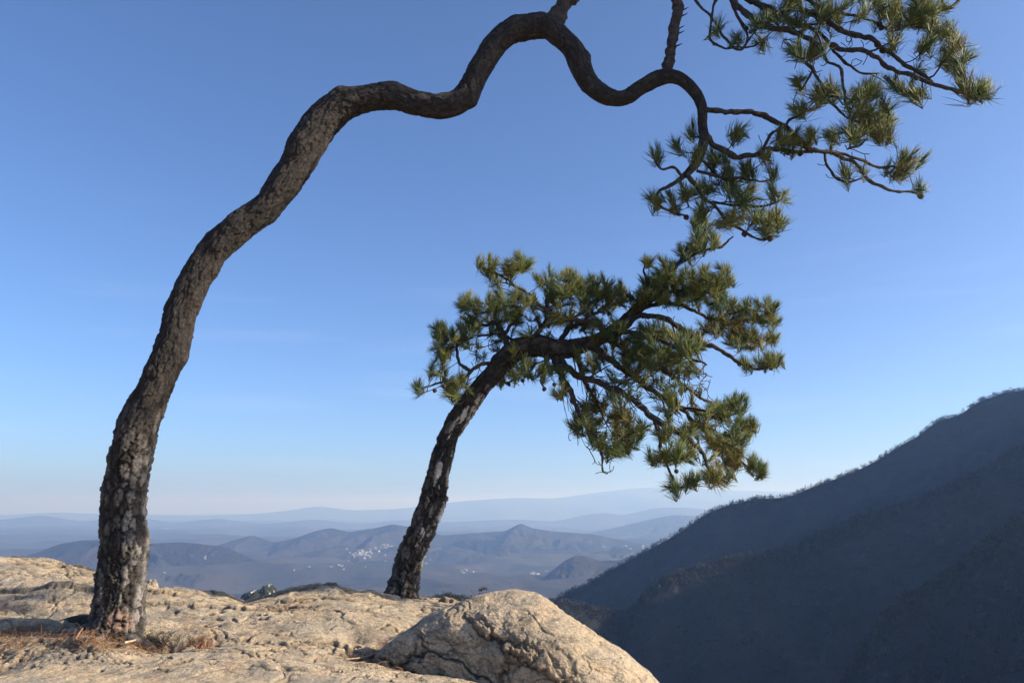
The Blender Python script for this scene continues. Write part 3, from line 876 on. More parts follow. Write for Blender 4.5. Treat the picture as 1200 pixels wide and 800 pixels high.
class Pine:
    def __init__(s, name, root, label, seed, needle, nd_count):
        s.root = empty(name, root)
        tag(s.root, label, "tree")
        s.rng = np.random.default_rng(seed)
        s.pos, s.par, s.lim, s.rad, s.ok = [], [], [], [], []
        s.limbs = {}
        s.nid = 0
        s.needle, s.nd = needle, nd_count
        s.thick = 1.85 if needle > .157 else 1.55
        s.tips = []
        s.limb_r = .70 if needle > .157 else .82
        s.limb_len = 0
    def add(s, p, par, lim, rad, ok=True):
        s.pos.append(np.array(p, float)); s.par.append(par); s.lim.append(lim); s.rad.append(rad); s.ok.append(ok)
        return len(s.pos) - 1
    def trunk_nodes(s, c, r, ok_from):
        last = -1
        for i in range(0, len(c), 8):
            last = s.add(c[i], last, 'trunk', r[i], i >= ok_from * len(c))
    def nearest_px(s, px, py, only=None):
        A = np.array(s.pos); a, b = proj(A)
        d = (a - px) ** 2 + (b - py) ** 2
        return int(np.argmin(d))
    def limb(s, pts, dY, r_scale=1.0):
        """pts [(px, py, r_px)]; starts inside what it grows from, ends dY metres nearer or farther"""
        i0 = s.nearest_px(pts[0][0], pts[0][1])
        Y0 = s.pos[i0][1]
        L = np.concatenate([[0], np.cumsum([math.hypot(pts[k + 1][0] - pts[k][0], pts[k + 1][1] - pts[k][1]) for k in range(len(pts) - 1)])])
        rows = []
        for (px, py, r), l in zip(pts, L):
            t = l / L[-1]
            Y = Y0 + dY * (t ** 1.15)
            p = P(px, py, Y)
            rows.append([*p, r * Y / F * r_scale * s.limb_r])
        rows[0][:3] = list(np.array(rows[0][:3]) * .5 + s.pos[i0] * .5)
        q, u = resample(rows, .018)
        lid = s.nid; s.nid += 1
        c = q[:, :3].copy()
        wob = np.stack([fbm(c * 9 + 31 * lid, 2, 7), fbm(c * 9 + 31 * lid + 50, 2, 8), fbm(c * 9 + 31 * lid + 90, 2, 9)], -1)
        c += wob * np.minimum(q[:, 3:4] * 1.6, .028) * smooth(0, .2, u)[:, None]
        s.limbs[lid] = [(c, q[:, 3])]
        last = i0
        for k in range(0, len(c), 3):
            last = s.add(c[k], last, lid, q[k, 3])
        return lid
    def sprays(s, box_, n, ln, tilt, inside):
        """long thin side shoots off the limbs inside a region, added to the limb they leave"""
        for _ in range(n):
            A = np.array(s.pos); a, b = proj(A)
            ids = [i for i in range(len(s.pos)) if s.lim[i] != 'trunk' and box_[0] < a[i] < box_[2] and box_[1] < b[i] < box_[3] and s.par[i] >= 0]
            if not ids: return
            i = ids[s.rng.integers(len(ids))]
            lid = s.lim[i]
            r0 = min(s.rad[i] * .6, .011)
            if r0 < .003: r0 = .003
            d = A[i] - A[s.par[i]]; d /= np.linalg.norm(d) + 1e-9
            d = d + s.rng.normal(0, .42, 3) * np.array([.8, 1.1, 1]) + np.array([0, 0, tilt]); d /= np.linalg.norm(d)
            up = np.array([0, 0, 1.0]) * s.rng.uniform(-.2, .5) + s.rng.normal(0, .25, 3)
            L = s.rng.uniform(*ln)
            t = np.linspace(0, 1, 7)[:, None]
            c = A[i] + d * t * L + up * t ** 2 * L * .45
            c += np.cumsum(s.rng.normal(0, .006, (7, 3)), 0) * np.linspace(0, 1, 7)[:, None]
            ea, eb = proj(c[3:])
            if not all(any(((x - e[0]) / (e[2] + 9)) ** 2 + ((y - e[1]) / (e[3] + 8)) ** 2 < 1 for e in inside) for x, y in zip(ea, eb)): continue
            rows = np.hstack([c, np.linspace(r0, .0028, 7)[:, None]])
            q, u = resample(rows, .02)
            s.limbs[lid].append((q[:, :3], q[:, 3]))
            last = i
            for k in range(2, len(q), 3): last = s.add(q[k, :3], last, lid, q[k, 3])
    def tuft_targets(s, spec, spread, mult=1.0):
        out = []
        for e in spec:
            cx, cy, rx, ry, n = e[:5]
            kind = e[5] if len(e) > 5 else 0
            for _ in range(int(round(n * mult))):
                while True:
                    a, b = s.rng.uniform(-1, 1, 2)
                    if a * a + b * b <= 1: break
                out.append((cx + a * rx * 1.18, cy + b * ry * 1.18, kind))
        res = []
        nl = len(s.pos)
        A = np.array(s.pos); oks = np.array(s.ok)
        a, b = proj(A)
        for px, py, kind in out:
            d = np.where(oks, (a - px) ** 2 + (b - py) ** 2, 1e9)
            cand = np.argsort(d)[:14]
            # choose among near limbs so that the crown has depth
            w = np.exp(-np.sqrt(d[cand]) / 12)
            j = s.rng.choice(cand, p=w / w.sum())
            Y = A[j, 1] + s.rng.normal(0, spread)
            res.append((P(px, py, Y), kind))
        return res
    def grow(s, targets, bare=False, maxlen=1.2):
        A0 = np.array(s.pos)[np.array(s.ok)]
        dist = [np.min(np.linalg.norm(A0 - t, axis=1)) for t, _ in targets]
        for k in np.argsort(dist):
            t, kind = targets[k]
            A = np.array(s.pos); oks = np.array(s.ok)
            v = t - A
            d = np.linalg.norm(v, axis=1)
            cost = d + np.where(v[:, 2] < 0, .15 * d, 0) + np.where(oks, 0, 99)
            i = int(np.argmin(cost))
            L = d[i]
            if L < .03: t = t + np.array([0, 0, .05]); L = np.linalg.norm(t - A[i])
            out = v[i] / (L + 1e-6)
            end = out * .6 + np.array([0, 0, .75 if not bare else .15]) + s.rng.normal(0, .42, 3)
            end /= np.linalg.norm(end)
            pv = A[i] - A[s.par[i]] if s.par[i] >= 0 else out
            pv = pv / (np.linalg.norm(pv) + 1e-6)
            d0 = out * .6 + pv * .6 + np.array([0, 0, -.15]) + s.rng.normal(0, .22, 3); d0 /= np.linalg.norm(d0)
            p0, p3 = A[i], t
            p1 = p0 + d0 * L * .4
            p2 = p3 - end * L * .38
            m = max(3, int(L / .035))
            last = i
            lim = s.lim[i]
            if lim == 'trunk':
                lim = s.nid; s.nid += 1; s.limbs[lim] = []
            for j in range(1, m + 1):
                u = j / m
                p = (1 - u) ** 3 * p0 + 3 * (1 - u) ** 2 * u * p1 + 3 * (1 - u) * u * u * p2 + u ** 3 * p3
                last = s.add(p, last, lim, None)
            if not bare: s.tips.append((last, end, kind))
    def finish(s, cones, twig_r=.0033):
        n = len(s.pos)
        load = np.zeros(n)
        kids = [[] for _ in range(n)]
        for i in range(n):
            if s.rad[i] is None: kids[s.par[i]].append(i)
        for i in range(n - 1, -1, -1):
            if s.rad[i] is None:
                load[i] = max(1, sum(load[k] for k in kids[i]))
        rad = [s.rad[i] if s.rad[i] is not None else twig_r * load[i] ** .42 for i in range(n)]
        # walk twig chains
        chains = {}
        for i in range(n):
            if s.rad[i] is None and (s.rad[s.par[i]] is not None or kids[s.par[i]][0] != i):
                ch = [s.par[i], i]
                while kids[ch[-1]]: ch.append(kids[ch[-1]][0])
                chains.setdefault(s.lim[i], []).append(ch)
        bags = {}
        for lid, parts in s.limbs.items():
            bag = Bag()
            for c, r in parts:
                nz = 1 + fbm(c * 25, 3, 77) * .30
                r2 = np.maximum(r * nz, .0022)
                ns_ = 14 if r[0] > .02 else 9
                V, D, th = tube(c, r2, ns_)
                V = V + D * (fbm(V * 38, 3, 78) * r2[:, None] * .35)[..., None]
                tip = c[-1][None]
                k = np.arange(ns_)
                m = len(c)
                cap = np.stack([(m - 1) * ns_ + k, (m - 1) * ns_ + (k + 1) % ns_, np.full(ns_, m * ns_)], -1)
                bag.add(np.vstack([V.reshape(-1, 3), tip]), [grid_faces(m, ns_, wrap=True), cap])
            for ch in chains.get(lid, []):
                pts = np.array([s.pos[k] for k in ch]); rr = np.array([rad[k] for k in ch]); rr[0] = min(rr[0], rr[1] * 1.3)
                if len(pts) < 3: pts = np.array([pts[0], (pts[0] + pts[1]) / 2, pts[1]]); rr = np.array([rr[0], rr.mean(), rr[1]])
                tube_mesh(bag, pts, rr, 5)
            if bag.n == 0: continue
            bags[lid] = bag.build("branch", M_TWIG, s.root)
        # needles
        fol = {}
        for idx, end, kind in s.tips:
            lid = s.lim[idx]
            if lid == 'trunk': continue
            fol.setdefault(lid, []).append((idx, end, kind))
        for lid, tl in fol.items():
            allT, allC = [], []
            for idx, end, kind in tl:
                tip = s.pos[idx]; prev = s.pos[s.par[idx]]
                ax = tip - prev; ax /= np.linalg.norm(ax) + 1e-9
                ax = ax * .5 + end * .6; ax /= np.linalg.norm(ax)
                vig = s.rng.uniform(.55, 1.3); m = int(s.nd * vig)
                back = s.rng.random(m) ** 1.2
                o = tip[None] - ax[None] * (back * (.05 + .06 * vig))[:, None]
                ang = R(8) + back * R(40) + s.rng.normal(0, R(11), m)
                ph = s.rng.uniform(0, 2 * math.pi, m)
                a = np.cross(ax, [0.3, .5, .81]); a /= np.linalg.norm(a); b = np.cross(ax, a)
                d = ax[None] * np.cos(ang)[:, None] + (a[None] * np.cos(ph)[:, None] + b[None] * np.sin(ph)[:, None]) * np.sin(ang)[:, None]
                d[:, 2] += .22
                d += s.rng.normal(0, .18, 3)[None]
                d /= np.linalg.norm(d, axis=1)[:, None]
                ln = s.needle * s.rng.uniform(.65, 1.12, m) * (.72 + .33 * vig)
                w = .0013 if s.needle < .1495 else .0013 * s.thick
                side = np.cross(d, s.rng.normal(0, 1, (m, 3))); side /= np.linalg.norm(side, axis=1)[:, None]
                s2 = np.cross(d, side)
                bend = side * (ln * s.rng.normal(0, .06, m))[:, None]
                mid = o + d * (ln * .55)[:, None] + bend
                end_p = o + d * ln[:, None] + np.array([0, 0, -1]) * (ln * .04)[:, None]
                tri = [(1, 0), (-.5, .87), (-.5, -.87)]
                ring0 = [o + (side * x + s2 * y) * w for x, y in tri]
                ring1 = [mid + (side * x + s2 * y) * w for x, y in tri]
                V = np.stack(ring0 + ring1 + [end_p], 1)      # (m,7,3)
                allT.append(V)
                g = s.rng.random()
                fresh = np.array([.110, .160, .048]); olive = np.array([.215, .215, .055]); deep = np.array([.060, .100, .048]); dead = np.array([.26, .15, .055])
                basec = fresh * (1 - g) + (olive if g > .45 else deep) * g
                cc = basec[None] * s.rng.uniform(.75, 1.3, (m, 1))
                pd = .05 if kind == 0 else .28
                dd = (s.rng.random(m) < pd)[:, None]
                cc = np.where(dd, dead[None] * s.rng.uniform(.7, 1.2, (m, 1)), cc)
                allC.append(np.repeat(cc[:, None, :], 7, 1))
            V = np.concatenate(allT); Cc = np.concatenate(allC).reshape(-1, 3)
            M = len(V)
            off = (np.arange(M) * 7)[:, None, None]
            quads = np.array([(0, 1, 4, 3), (1, 2, 5, 4), (2, 0, 3, 5)])[None] + off
            tr = np.array([(3, 4, 6), (4, 5, 6), (5, 3, 6)])[None] + off
            me = mesh_np("foliage", V.reshape(-1, 3), [quads.reshape(-1, 4), tr.reshape(-1, 3)], True, {"tint": Cc})
            f = bpy.data.objects.new("foliage", me)
            me.materials.append(M_NEEDLE)
            COL.objects.link(f)
            f.parent = bags[lid]
        # cones
        A = np.array(s.pos); pa, pb = proj(A)
        for px, py in cones:
            i = int(np.argmin((pa - px) ** 2 + (pb - py) ** 2))
            p = A[i] + np.array([0, 0, -.004])
            cone_mesh(p, s.root)

_cone = []
M_CONE, _nt, _b = new_mat("cone_scales")
_nt.links.new(mix(_nt, noise_n(_nt, objvec(_nt), 60, 3), (.028, .020, .016), (.085, .055, .04)), _b.inputs["Base Color"])
def cone_mesh(p, root):
    if not _cone:
        n, m = 26, 24
        u = np.linspace(0, 1, n)[:, None]; v = np.arange(m)[None] / m * 2 * math.pi
        prof = np.sin(np.clip(u * 1.0, 0, 1) * math.pi) ** .65 * (1 - .35 * u)
        sc = .5 + .5 * np.cos(8 * v + 26 * u) * np.cos(u * 50)
        r = .024 * prof * (1 + .28 * sc)
        V = np.stack([r * np.cos(v), r * np.sin(v), -.052 * u + 0 * v + .008], -1)
        _cone.append(mesh_np("pine_cone", V.reshape(-1, 3), [grid_faces(n, m, wrap=True, flip=True)]))
        _cone[0].materials.append(M_CONE)
    o = bpy.data.objects.new("pine_cone", _cone[0])
    COL.objects.link(o)
    o.parent = root
    o.location = Vector(p) - root.location
    o.rotation_euler = (random.uniform(-.5, .5), random.uniform(-.5, .5), random.uniform(0, 6))

def rows_px(pts, Yfun):
    out = []
    for i, (px, py, r) in enumerate(pts):
        Y = Yfun(i / (len(pts) - 1), px, py)
        out.append([*P(px, py, Y), r * Y / F])
    return out

# --- the tall tree --------------------------------------------------------
T1 = [(128, 785, 35), (130, 768, 32), (132, 750, 29), (137, 728, 26.5), (141, 703, 25.5), (144, 672, 25.5), (145, 640, 24.5), (144.5, 608, 22.5), (146, 575, 22.5), (151, 540, 23), (158, 510, 22.5), (172, 475, 19.5), (190, 437, 18), (203, 400, 18), (213, 362, 19), (230, 325, 18.5), (254, 290, 19), (280, 266, 19.5), (312, 243, 20), (347, 194, 21.5), (374, 147, 22.5), (400, 124, 20.5), (433, 115, 17.5), (460, 113.5, 17.5), (490, 121, 16.5), (520, 124, 16), (545, 112, 16.2), (560, 84, 15.5), (577, 56, 15), (597, 38, 15.5), (622, 31, 16), (642, 31, 16)]
T1_TAIL = [(655, 42, 13.5), (671, 58, 12.5), (681, 80, 12), (692, 99, 11.5), (712, 113, 11), (733, 114, 10.5), (752, 102, 10.2), (774, 91, 9.6), (790, 90, 8), (804, 97, 7.0), (817, 112, 6.6), (823, 128, 6.0), (823, 145, 5.8), (825, 165, 5.9), (819, 184, 5.4), (812, 196, 4.8), (802, 206, 4)]
Y1 = lambda t, px, py: 6.5 - .35 * smooth(0, .55, t) + .0 * px
base1 = P(132, 752, 6.5)
tall = Pine("pine_tree", tuple(base1), "tall dark pine with a long bare trunk snaking out of the top of the picture", 11, .156, 42)
scar_c = P(142, 722, 6.35)
def scar1(V, u, cid, cid2, D):
    a, b = proj(V)
    facing = smooth(.0, .4, -D[..., 1])
    m = np.exp(-((a - 140) / 17) ** 2 - ((b - 728) / 15) ** 2) * facing
    return smooth(.32, .5, m + (cid2 - .5) * .35 + (cid - .5) * .2)
def peel_lit1(V, u, cid, cid2, D):  # peeled plates, paled on the sun side only to paint in sunlight
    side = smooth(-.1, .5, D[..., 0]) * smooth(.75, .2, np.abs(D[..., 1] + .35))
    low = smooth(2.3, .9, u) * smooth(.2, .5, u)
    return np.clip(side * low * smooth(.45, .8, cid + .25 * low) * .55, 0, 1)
def low_lit1(V, u, cid): return smooth(2.6, .7, u) * smooth(.15, .7, cid + .2)  # pale low down; crown shade higher up is painted as darker bark
def flare1(c, D, u, th, rr):
    f = smooth(.5, .0, u - .02)
    a = np.arctan2(D[..., 1], D[..., 0])
    lobes = .55 + .45 * np.cos(a * 3 + .6) + .75 * smooth(.1, 1, -D[..., 0])
    return f ** 1.7 * rr * .60 * lobes
T1 = [(a, b, r * (1 - .06 * float(smooth(500, 250, b)))) for a, b, r in T1]
full1 = rows_px(T1, Y1)
Yend = full1[-1][1]
full1 += rows_px(T1_TAIL, lambda t, px, py: Yend - .15 * t)
KN1 = [(P(244, 275, 6.2), .055, .075), (P(262, 322, 6.2), .08, .035), (P(236, 268, 6.15), .04, .04), (P(350, 172, 6.15), .09, .04), (P(398, 104, 6.15), .08, .035), (P(461, 97, 6.15), .09, .025), (P(560, 122, 6.15), .07, .03), (P(178, 450, 6.3), .09, .03), (P(212, 420, 6.2), .08, .03), (P(120, 600, 6.4), .1, .03), (P(602, 22, 6.15), .08, .03), (P(688, 66, 6.1), .05, .025), (P(745, 120, 6.05), .05, .02), (P(160, 520, 6.1), .1, .03)]
_, c1, r1 = bark_tube("trunk", full1, M_BARK, tall.root, .0085, 110, .060, .019, low_lit1, peel_lit1, scar1, 301, flare1, KN1)
tall.trunk_nodes(c1, r1, .30)
zero = lambda *a: a[0][..., 0] * 0
# roots
for pts, rr in (([(118, 738, 6.50), (98, 748, 6.42), (74, 757, 6.36), (50, 764, 6.30)], [.13, .09, .055, .02]),
                ([(150, 745, 6.42), (168, 756, 6.36), (190, 764, 6.30)], [.085, .05, .02]),
                ([(128, 752, 6.40), (118, 765, 6.28), (112, 776, 6.16)], [.095, .055, .02]),
                ([(112, 730, 6.62), (92, 728, 6.80), (70, 724, 6.98)], [.08, .05, .02])):
    rows = []
    for (px, py, Y), r_ in zip(pts, rr):
        p = P(px, py, Y)
        g, _ = down(p[0], p[1])
        z = p[2] if g is None else min(p[2], g.z + r_ * .35)
        rows.append([p[0], p[1], z, r_])
    bark_tube("root", rows, M_BARK, tall.root, .010, 36, .05, .012, lambda V, u, c: smooth(.3, .8, c), zero, zero, 410 + len(rows))

L = tall.limb
L([(642, 32, 14), (656, 14, 13.5), (668, -3, 12.5), (686, -24, 11.5), (715, -45, 10.5), (765, -66, 9.5), (820, -84, 8.5), (890, -110, 7), (960, -150, 5), (1020, -200, 3)], -.5)
L([(700, -35, 9), (690, -80, 8), (700, -130, 7), (740, -180, 5), (790, -230, 3)], .5)
L([(778, 92, 8.5), (783, 70, 8), (789, 45, 7.6), (793, 20, 8.2), (796, 0, 8.5), (797, -30, 8), (806, -62, 7), (835, -95, 5.5), (880, -150, 4), (900, -200, 3)], -.3)
L([(797, -22, 6.5), (825, -24, 6), (850, -12, 5.5), (866, 8, 5), (882, 20, 4.6), (896, 31, 4.2), (913, 33.5, 4.2), (928, 38, 4.2), (944, 46, 4), (960, 55, 3.8), (984, 57, 3.6), (1003, 59, 3.6), (1024, 67, 3.6), (1042, 79, 3.4), (1060, 87, 3.4), (1080, 93, 3.2), (1105, 102, 3), (1124, 109, 2.4), (1142, 112, 1.8)], -.9)
L([(815, -28, 6), (850, -26, 5.5), (876, -2, 5), (904, 12, 4.4), (931, 25, 4), (955, 38, 3.4), (970, 50, 2.8), (990, 72, 2.2), (1008, 84, 1.8), (1030, 86, 1.2)], -.2)
L([(835, -94, 5), (880, -60, 5), (910, -22, 4.8), (930, 3, 4.6), (952, 16, 4.4), (984, 34, 4.2), (1005, 42, 4), (1023, 51, 3.8), (1038, 60, 3.6), (1056, 71, 3.2), (1073, 84, 3), (1094, 97, 2.4)], -.5)
L([(910, -20, 4), (935, -8, 3.4), (952, 4, 3), (967, 12, 2.8), (990, 18, 2.6), (1014, 22, 2.2), (1040, 34, 1.8)], .2)
L([(890, -110, 6), (960, -80, 5.5), (1020, -45, 5), (1080, -20, 4), (1125, 0, 3.4), (1100, 12, 2.8), (1070, 28, 2.2), (1040, 38, 1.5)], -.3)
L([(820, -26, 3.4), (812, -10, 2.6), (817, 2, 2.2), (833, 18, 2.0), (848, 43, 2.2), (866, 59, 2.2), (880, 42, 1.8)], -.3)
L([(850, -14, 3), (838, 2, 2.6), (833, 18, 2.0), (832, 42, 2.0), (848, 56, 1.8), (866, 56, 1.6), (884, 54, 1.4), (896, 46, 1.2)], .25)
L([(852, -10, 2.6), (866, 26, 2.2), (877, 42, 1.8), (872, 56, 1.4)], .1)
L([(934, 42, 3), (942, 72, 2.6), (951, 82, 2.4), (960, 97, 2.2), (972, 118, 2.2), (990, 136, 1.8), (1005, 144, 1.5)], .15)
L([(960, 55, 2.6), (972, 72, 2.4), (985, 82, 2.3), (988, 98, 2.2), (991, 120, 2.0), (996, 138, 1.8), (996, 172, 1.4)], -.25)
L([(951, 82, 1.8), (944, 98, 1.6), (938, 107, 1.3)], .1)
L([(826, 128, 5), (842, 130, 4.2), (862, 131, 4), (889, 133, 4), (915, 146, 4), (932, 160, 3.8), (950, 175, 3.6), (972, 177, 3.4), (994, 185, 2.8), (1012, 202, 2.6), (1026, 215, 2.6), (1042, 223, 2.2), (1066, 225, 1.8), (1078, 228, 1.4)], .25)
L([(826, 158, 5), (840, 172, 4.6), (862, 184, 4.4), (885, 182, 3.8), (900, 175, 3.5), (930, 177, 3), (955, 178, 2.5)], .05)
L([(893, 178, 2.6), (903, 160, 2.4), (917, 147, 2)], -.05)
L([(972, 176, 2.8), (990, 181, 2.4), (1009, 187, 2.3), (1031, 195, 2.2), (1048, 195, 1.6)], .2)
L([(965, 178, 2), (970, 196, 2), (984, 210, 1.8), (996, 213, 1.6), (1010, 208, 1.3)], -.15)
L([(806, 202, 4), (794, 212, 3.2), (784, 218, 2.8), (773, 226, 2.4), (773, 240, 2), (786, 248, 1.8), (804, 254, 1.5)], .2)
L([(806, 206, 4), (818, 222, 3), (832, 236, 2.8), (848, 252, 2.6), (862, 266, 2.4), (876, 276, 2), (892, 281, 1.6), (905, 276, 1.3)], -.3)
L([(822, 204, 2.4), (845, 206, 2.4), (868, 209, 2), (890, 214, 1.6), (905, 210, 1.2)], .25)
L([(836, 236, 2.2), (858, 240, 2), (890, 242, 1.8), (912, 236, 1.4)], -.2)
L([(800, 206, 2.6), (790, 196, 2.2), (776, 198, 1.8), (768, 190, 1.4)], -.1)
L([(816, 184, 2.6), (835, 200, 2.2), (850, 210, 1.8), (878, 214, 1.4)], .45)
L([(915, 160, 1.8), (925, 142, 2.2), (950, 130, 2), (965, 122, 1.4)], .2)
L([(1005, 144, 1.6), (1020, 146, 1.4), (1034, 138, 1.2)], .1)
L([(995, 175, 2), (1008, 170, 1.6), (1018, 158, 1.3)], .1)
T1_TUFTS = [(769, 183, 3, 3, 2), (794, 172, 4, 4, 2), (866, 160, 7, 3, 3), (811, 156, 4, 4, 2), (834, 187, 6, 6, 3), (816, 182, 5, 5, 2), (845, 190, 6, 5, 2), (876, 202, 6, 4, 3), (897, 184, 6, 3, 3), (906, 207, 4, 3, 2), (806, 229, 5, 4, 3), (766, 238, 4, 3, 3), (790, 242, 5, 3, 2), (829, 222, 7, 5, 3), (858, 222, 7, 5, 4), (876, 232, 6, 3, 3), (908, 230, 4, 3, 2), (918, 234, 3, 3, 1), (824, 250, 5, 4, 2), (866, 255, 7, 4, 3), (887, 256, 6, 4, 3), (903, 260, 6, 4, 3), (912, 266, 4, 4, 2), (897, 272, 4, 3, 2), (848, 212, 10, 6, 4), (870, 240, 10, 5, 3), (850, 262, 6, 4, 2),
    (934, 103, 4, 2, 2), (937, 94, 2, 2, 1), (960, 114, 6, 4, 5), (976, 110, 5, 4, 3), (936, 130, 7, 4, 4), (916, 164, 5, 4, 3), (931, 168, 6, 4, 3), (949, 162, 5, 4, 3), (975, 162, 6, 5, 4), (1009, 114, 7, 4, 4), (1022, 109, 5, 3, 3), (1035, 130, 7, 6, 3), (1019, 135, 9, 6, 4), (1031, 145, 9, 5, 3), (1043, 145, 4, 4, 2), (1010, 148, 8, 5, 3, 1), (1020, 158, 9, 5, 3, 1), (1001, 130, 5, 4, 2), (1043, 163, 4, 3, 2), (992, 207, 4, 2, 2), (1010, 205, 4, 3, 1), (1064, 186, 6, 5, 4, 1), (1058, 196, 6, 4, 4, 1), (1076, 190, 3, 3, 1), (1053, 207, 4, 3, 2), (1076, 224, 3, 2, 2), (1044, 204, 3, 3, 1), (1000, 160, 6, 5, 3),
    (1073, 114, 4, 2, 3), (1052, 104, 4, 2, 2), (1084, 57, 5, 2, 3), (1110, 42, 6, 4, 4), (1120, 56, 5, 4, 3, 1), (1112, 72, 6, 5, 4, 1), (1132, 70, 4, 4, 2), (1124, 84, 6, 4, 3), (1146, 108, 5, 3, 5), (1153, 112, 4, 3, 3), (1132, 107, 6, 3, 3, 1), (1094, 38, 6, 4, 4), (1076, 84, 3, 3, 1), (1066, 16, 32, 14, 19), (1090, 10, 20, 10, 8), (1030, 8, 24, 9, 6),
    (840, 38, 4, 3, 2), (864, 52, 5, 2, 2), (891, 50, 5, 2, 2), (885, 30, 5, 4, 3), (898, 20, 6, 5, 3), (932, 64, 5, 3, 3), (951, 64, 6, 4, 3), (945, 22, 35, 12, 8), (985, 20, 25, 12, 6), (960, 62, 8, 4, 2), (1045, 52, 5, 3, 2), (1050, 97, 4, 3, 1), (1017, 110, 5, 3, 2), (920, 10, 20, 8, 4), (960, -4, 60, 6, 5),
    # the crown above the top of the picture
    (760, -120, 70, 35, 34), (850, -170, 80, 45, 46), (950, -130, 80, 50, 50), (1030, -120, 70, 50, 44), (1080, -75, 60, 20, 26), (930, -80, 70, 22, 26), (700, -120, 40, 30, 14), (780, -230, 50, 30, 20), (960, -220, 90, 40, 40)]
tall.sprays((860, 0, 1100, 120), 70, (.15, .42), .0, T1_TUFTS)
tall.sprays((780, 190, 900, 290), 26, (.12, .3), .0, T1_TUFTS)
tall.sprays((900, 120, 1080, 230), 20, (.1, .25), .1, T1_TUFTS)
tall.grow(tall.tuft_targets(T1_TUFTS, .14, 1.85))
tall.grow(tall.tuft_targets([(960, 55, 50, 25, 44), (850, 225, 45, 30, 26), (1000, 90, 40, 20, 18), (1010, 195, 50, 20, 12), (860, 35, 30, 20, 8), (940, 15, 60, 15, 26), (930, 165, 40, 15, 10)], .12), bare=True)
tall.finish([(1031, 36), (1034, 44), (1029, 50), (1034, 57), (1030, 28), (908, 281), (861, 294), (810, 256), (766, 244), (1078, 230), (937, 182), (921, 186), (877, 30)])
# snags on the vertical limb: short broken stubs
for px, py in ((799, 12), (800, 22), (798, 31), (797, 44), (799, 55), (803, 58)):
    bag = Bag()
    b0 = tall.pos[tall.nearest_px(px - 8, py)]
    c = np.array([b0, b0 + np.array([.055, 0, .01]), b0 + np.array([.085, -.01, .022])])
    tube_mesh(bag, c, np.array([.010, .006, .003]), 6)
    bag.build("broken_twig", M_TWIG, tall.root)

# --- the leaning tree -----------------------------------------------------
T2 = [(466, 722, 21), (469, 705, 19.5), (474, 684, 16), (480, 656, 14), (489, 632, 14), (497, 610, 14), (507, 586, 13.5), (512, 560, 12.5), (519, 533, 12), (528, 507, 11.5), (541, 485, 13), (555, 465, 11.5), (567, 450, 10.5), (579, 437, 11), (592, 421, 13), (609, 408, 13), (630, 405, 12), (652, 409, 11), (680, 405, 9), (707, 395, 8), (730, 380, 8), (745, 364, 7), (760, 351, 6), (775, 345, 5)]
Y2 = lambda t, px, py: 9.15 - .25 * t
base2 = P(470, 700, 9.15)
lean = Pine("pine_tree", tuple(base2), "smaller pine with flaky white patched bark and a windswept green crown leaning right", 23, .160, 46)
def peel_lit2(V, u, cid, cid2, D):
    side = smooth(-.05, .4, D[..., 0] * .85 - D[..., 1] * .25)  # flaked plates and painted sunlight share this pale right side
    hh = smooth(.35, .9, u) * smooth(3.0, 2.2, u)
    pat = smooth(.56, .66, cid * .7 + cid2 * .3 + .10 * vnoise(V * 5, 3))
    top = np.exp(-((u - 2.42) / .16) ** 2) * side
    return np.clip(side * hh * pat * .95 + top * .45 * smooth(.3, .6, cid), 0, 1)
_, c2, r2 = bark_tube("trunk", rows_px(T2, Y2), M_BARK2, lean.root, .010, 80, .072, .034, lambda V, u, c: smooth(2.6, 1.0, u) * smooth(.2, .9, c) * .7, peel_lit2, zero, 501)
lean.trunk_nodes(c2, r2, .62)
L = lean.limb
L([(772, 346, 4.5), (786, 325, 4.2), (795, 311, 3.8), (817, 296, 3.0), (843, 290, 2.2), (860, 277, 1.4)], -.3)
L([(738, 376, 5.5), (756, 370, 5), (777, 372, 4.8), (798, 386, 4.5), (822, 401, 4.2), (845, 411, 3.6), (866, 424, 3), (887, 432, 2.2), (905, 431, 1.4)], -.8)
L([(752, 362, 4), (780, 356, 3.6), (814, 364, 3), (836, 374, 2.4), (860, 378, 1.8), (885, 372, 1.3)], .6)
L([(648, 412, 8), (653, 426, 6.5), (662, 447, 5.5), (671, 462, 4.8), (678, 484, 3.4), (692, 505, 2.8), (703, 526, 2.3), (707, 552, 1.5)], -.5)
L([(670, 410, 5.5), (680, 430, 4.4), (689, 455, 3.4), (698, 470, 2.4), (706, 486, 1.5)], .6)
L([(655, 414, 6.5), (672, 438, 5.2), (706, 450, 5.4), (733, 462, 5.2), (753, 478, 4.8), (769, 492, 4.5), (797, 507, 4.2), (822, 528, 3.4), (834, 552, 2.6), (853, 565, 1.6)], -.9)
L([(767, 492, 3.6), (774, 522, 2.8), (778, 540, 2.4), (790, 562, 1.8), (791, 576, 1.2)], -.3)
L([(690, 405, 6.5), (718, 424, 5.6), (744, 442, 5.2), (767, 459, 4.4), (792, 474, 3.8), (815, 496, 3.2), (832, 510, 2.8), (853, 522, 2.2), (874, 544, 1.6), (888, 550, 1.2)], .5)
L([(705, 398, 5), (735, 408, 4.2), (765, 426, 3.6), (795, 446, 3), (825, 468, 2.4), (852, 484, 1.6)], 1.0)
L([(720, 392, 4.4), (750, 392, 3.8), (782, 402, 3.2), (812, 420, 2.2), (828, 428, 1.4)], -1.1)
L([(792, 474, 2.6), (815, 480, 2.3), (840, 484, 1.8), (866, 480, 1.3)], .0)
L([(584, 430, 4), (566, 426, 3.4), (551, 436, 3), (540, 450, 2.5), (532, 464, 1.6)], -.3)
L([(551, 435, 3), (537, 422, 2.8), (536, 405, 2.5), (544, 390, 2.0), (556, 378, 1.4)], .25)
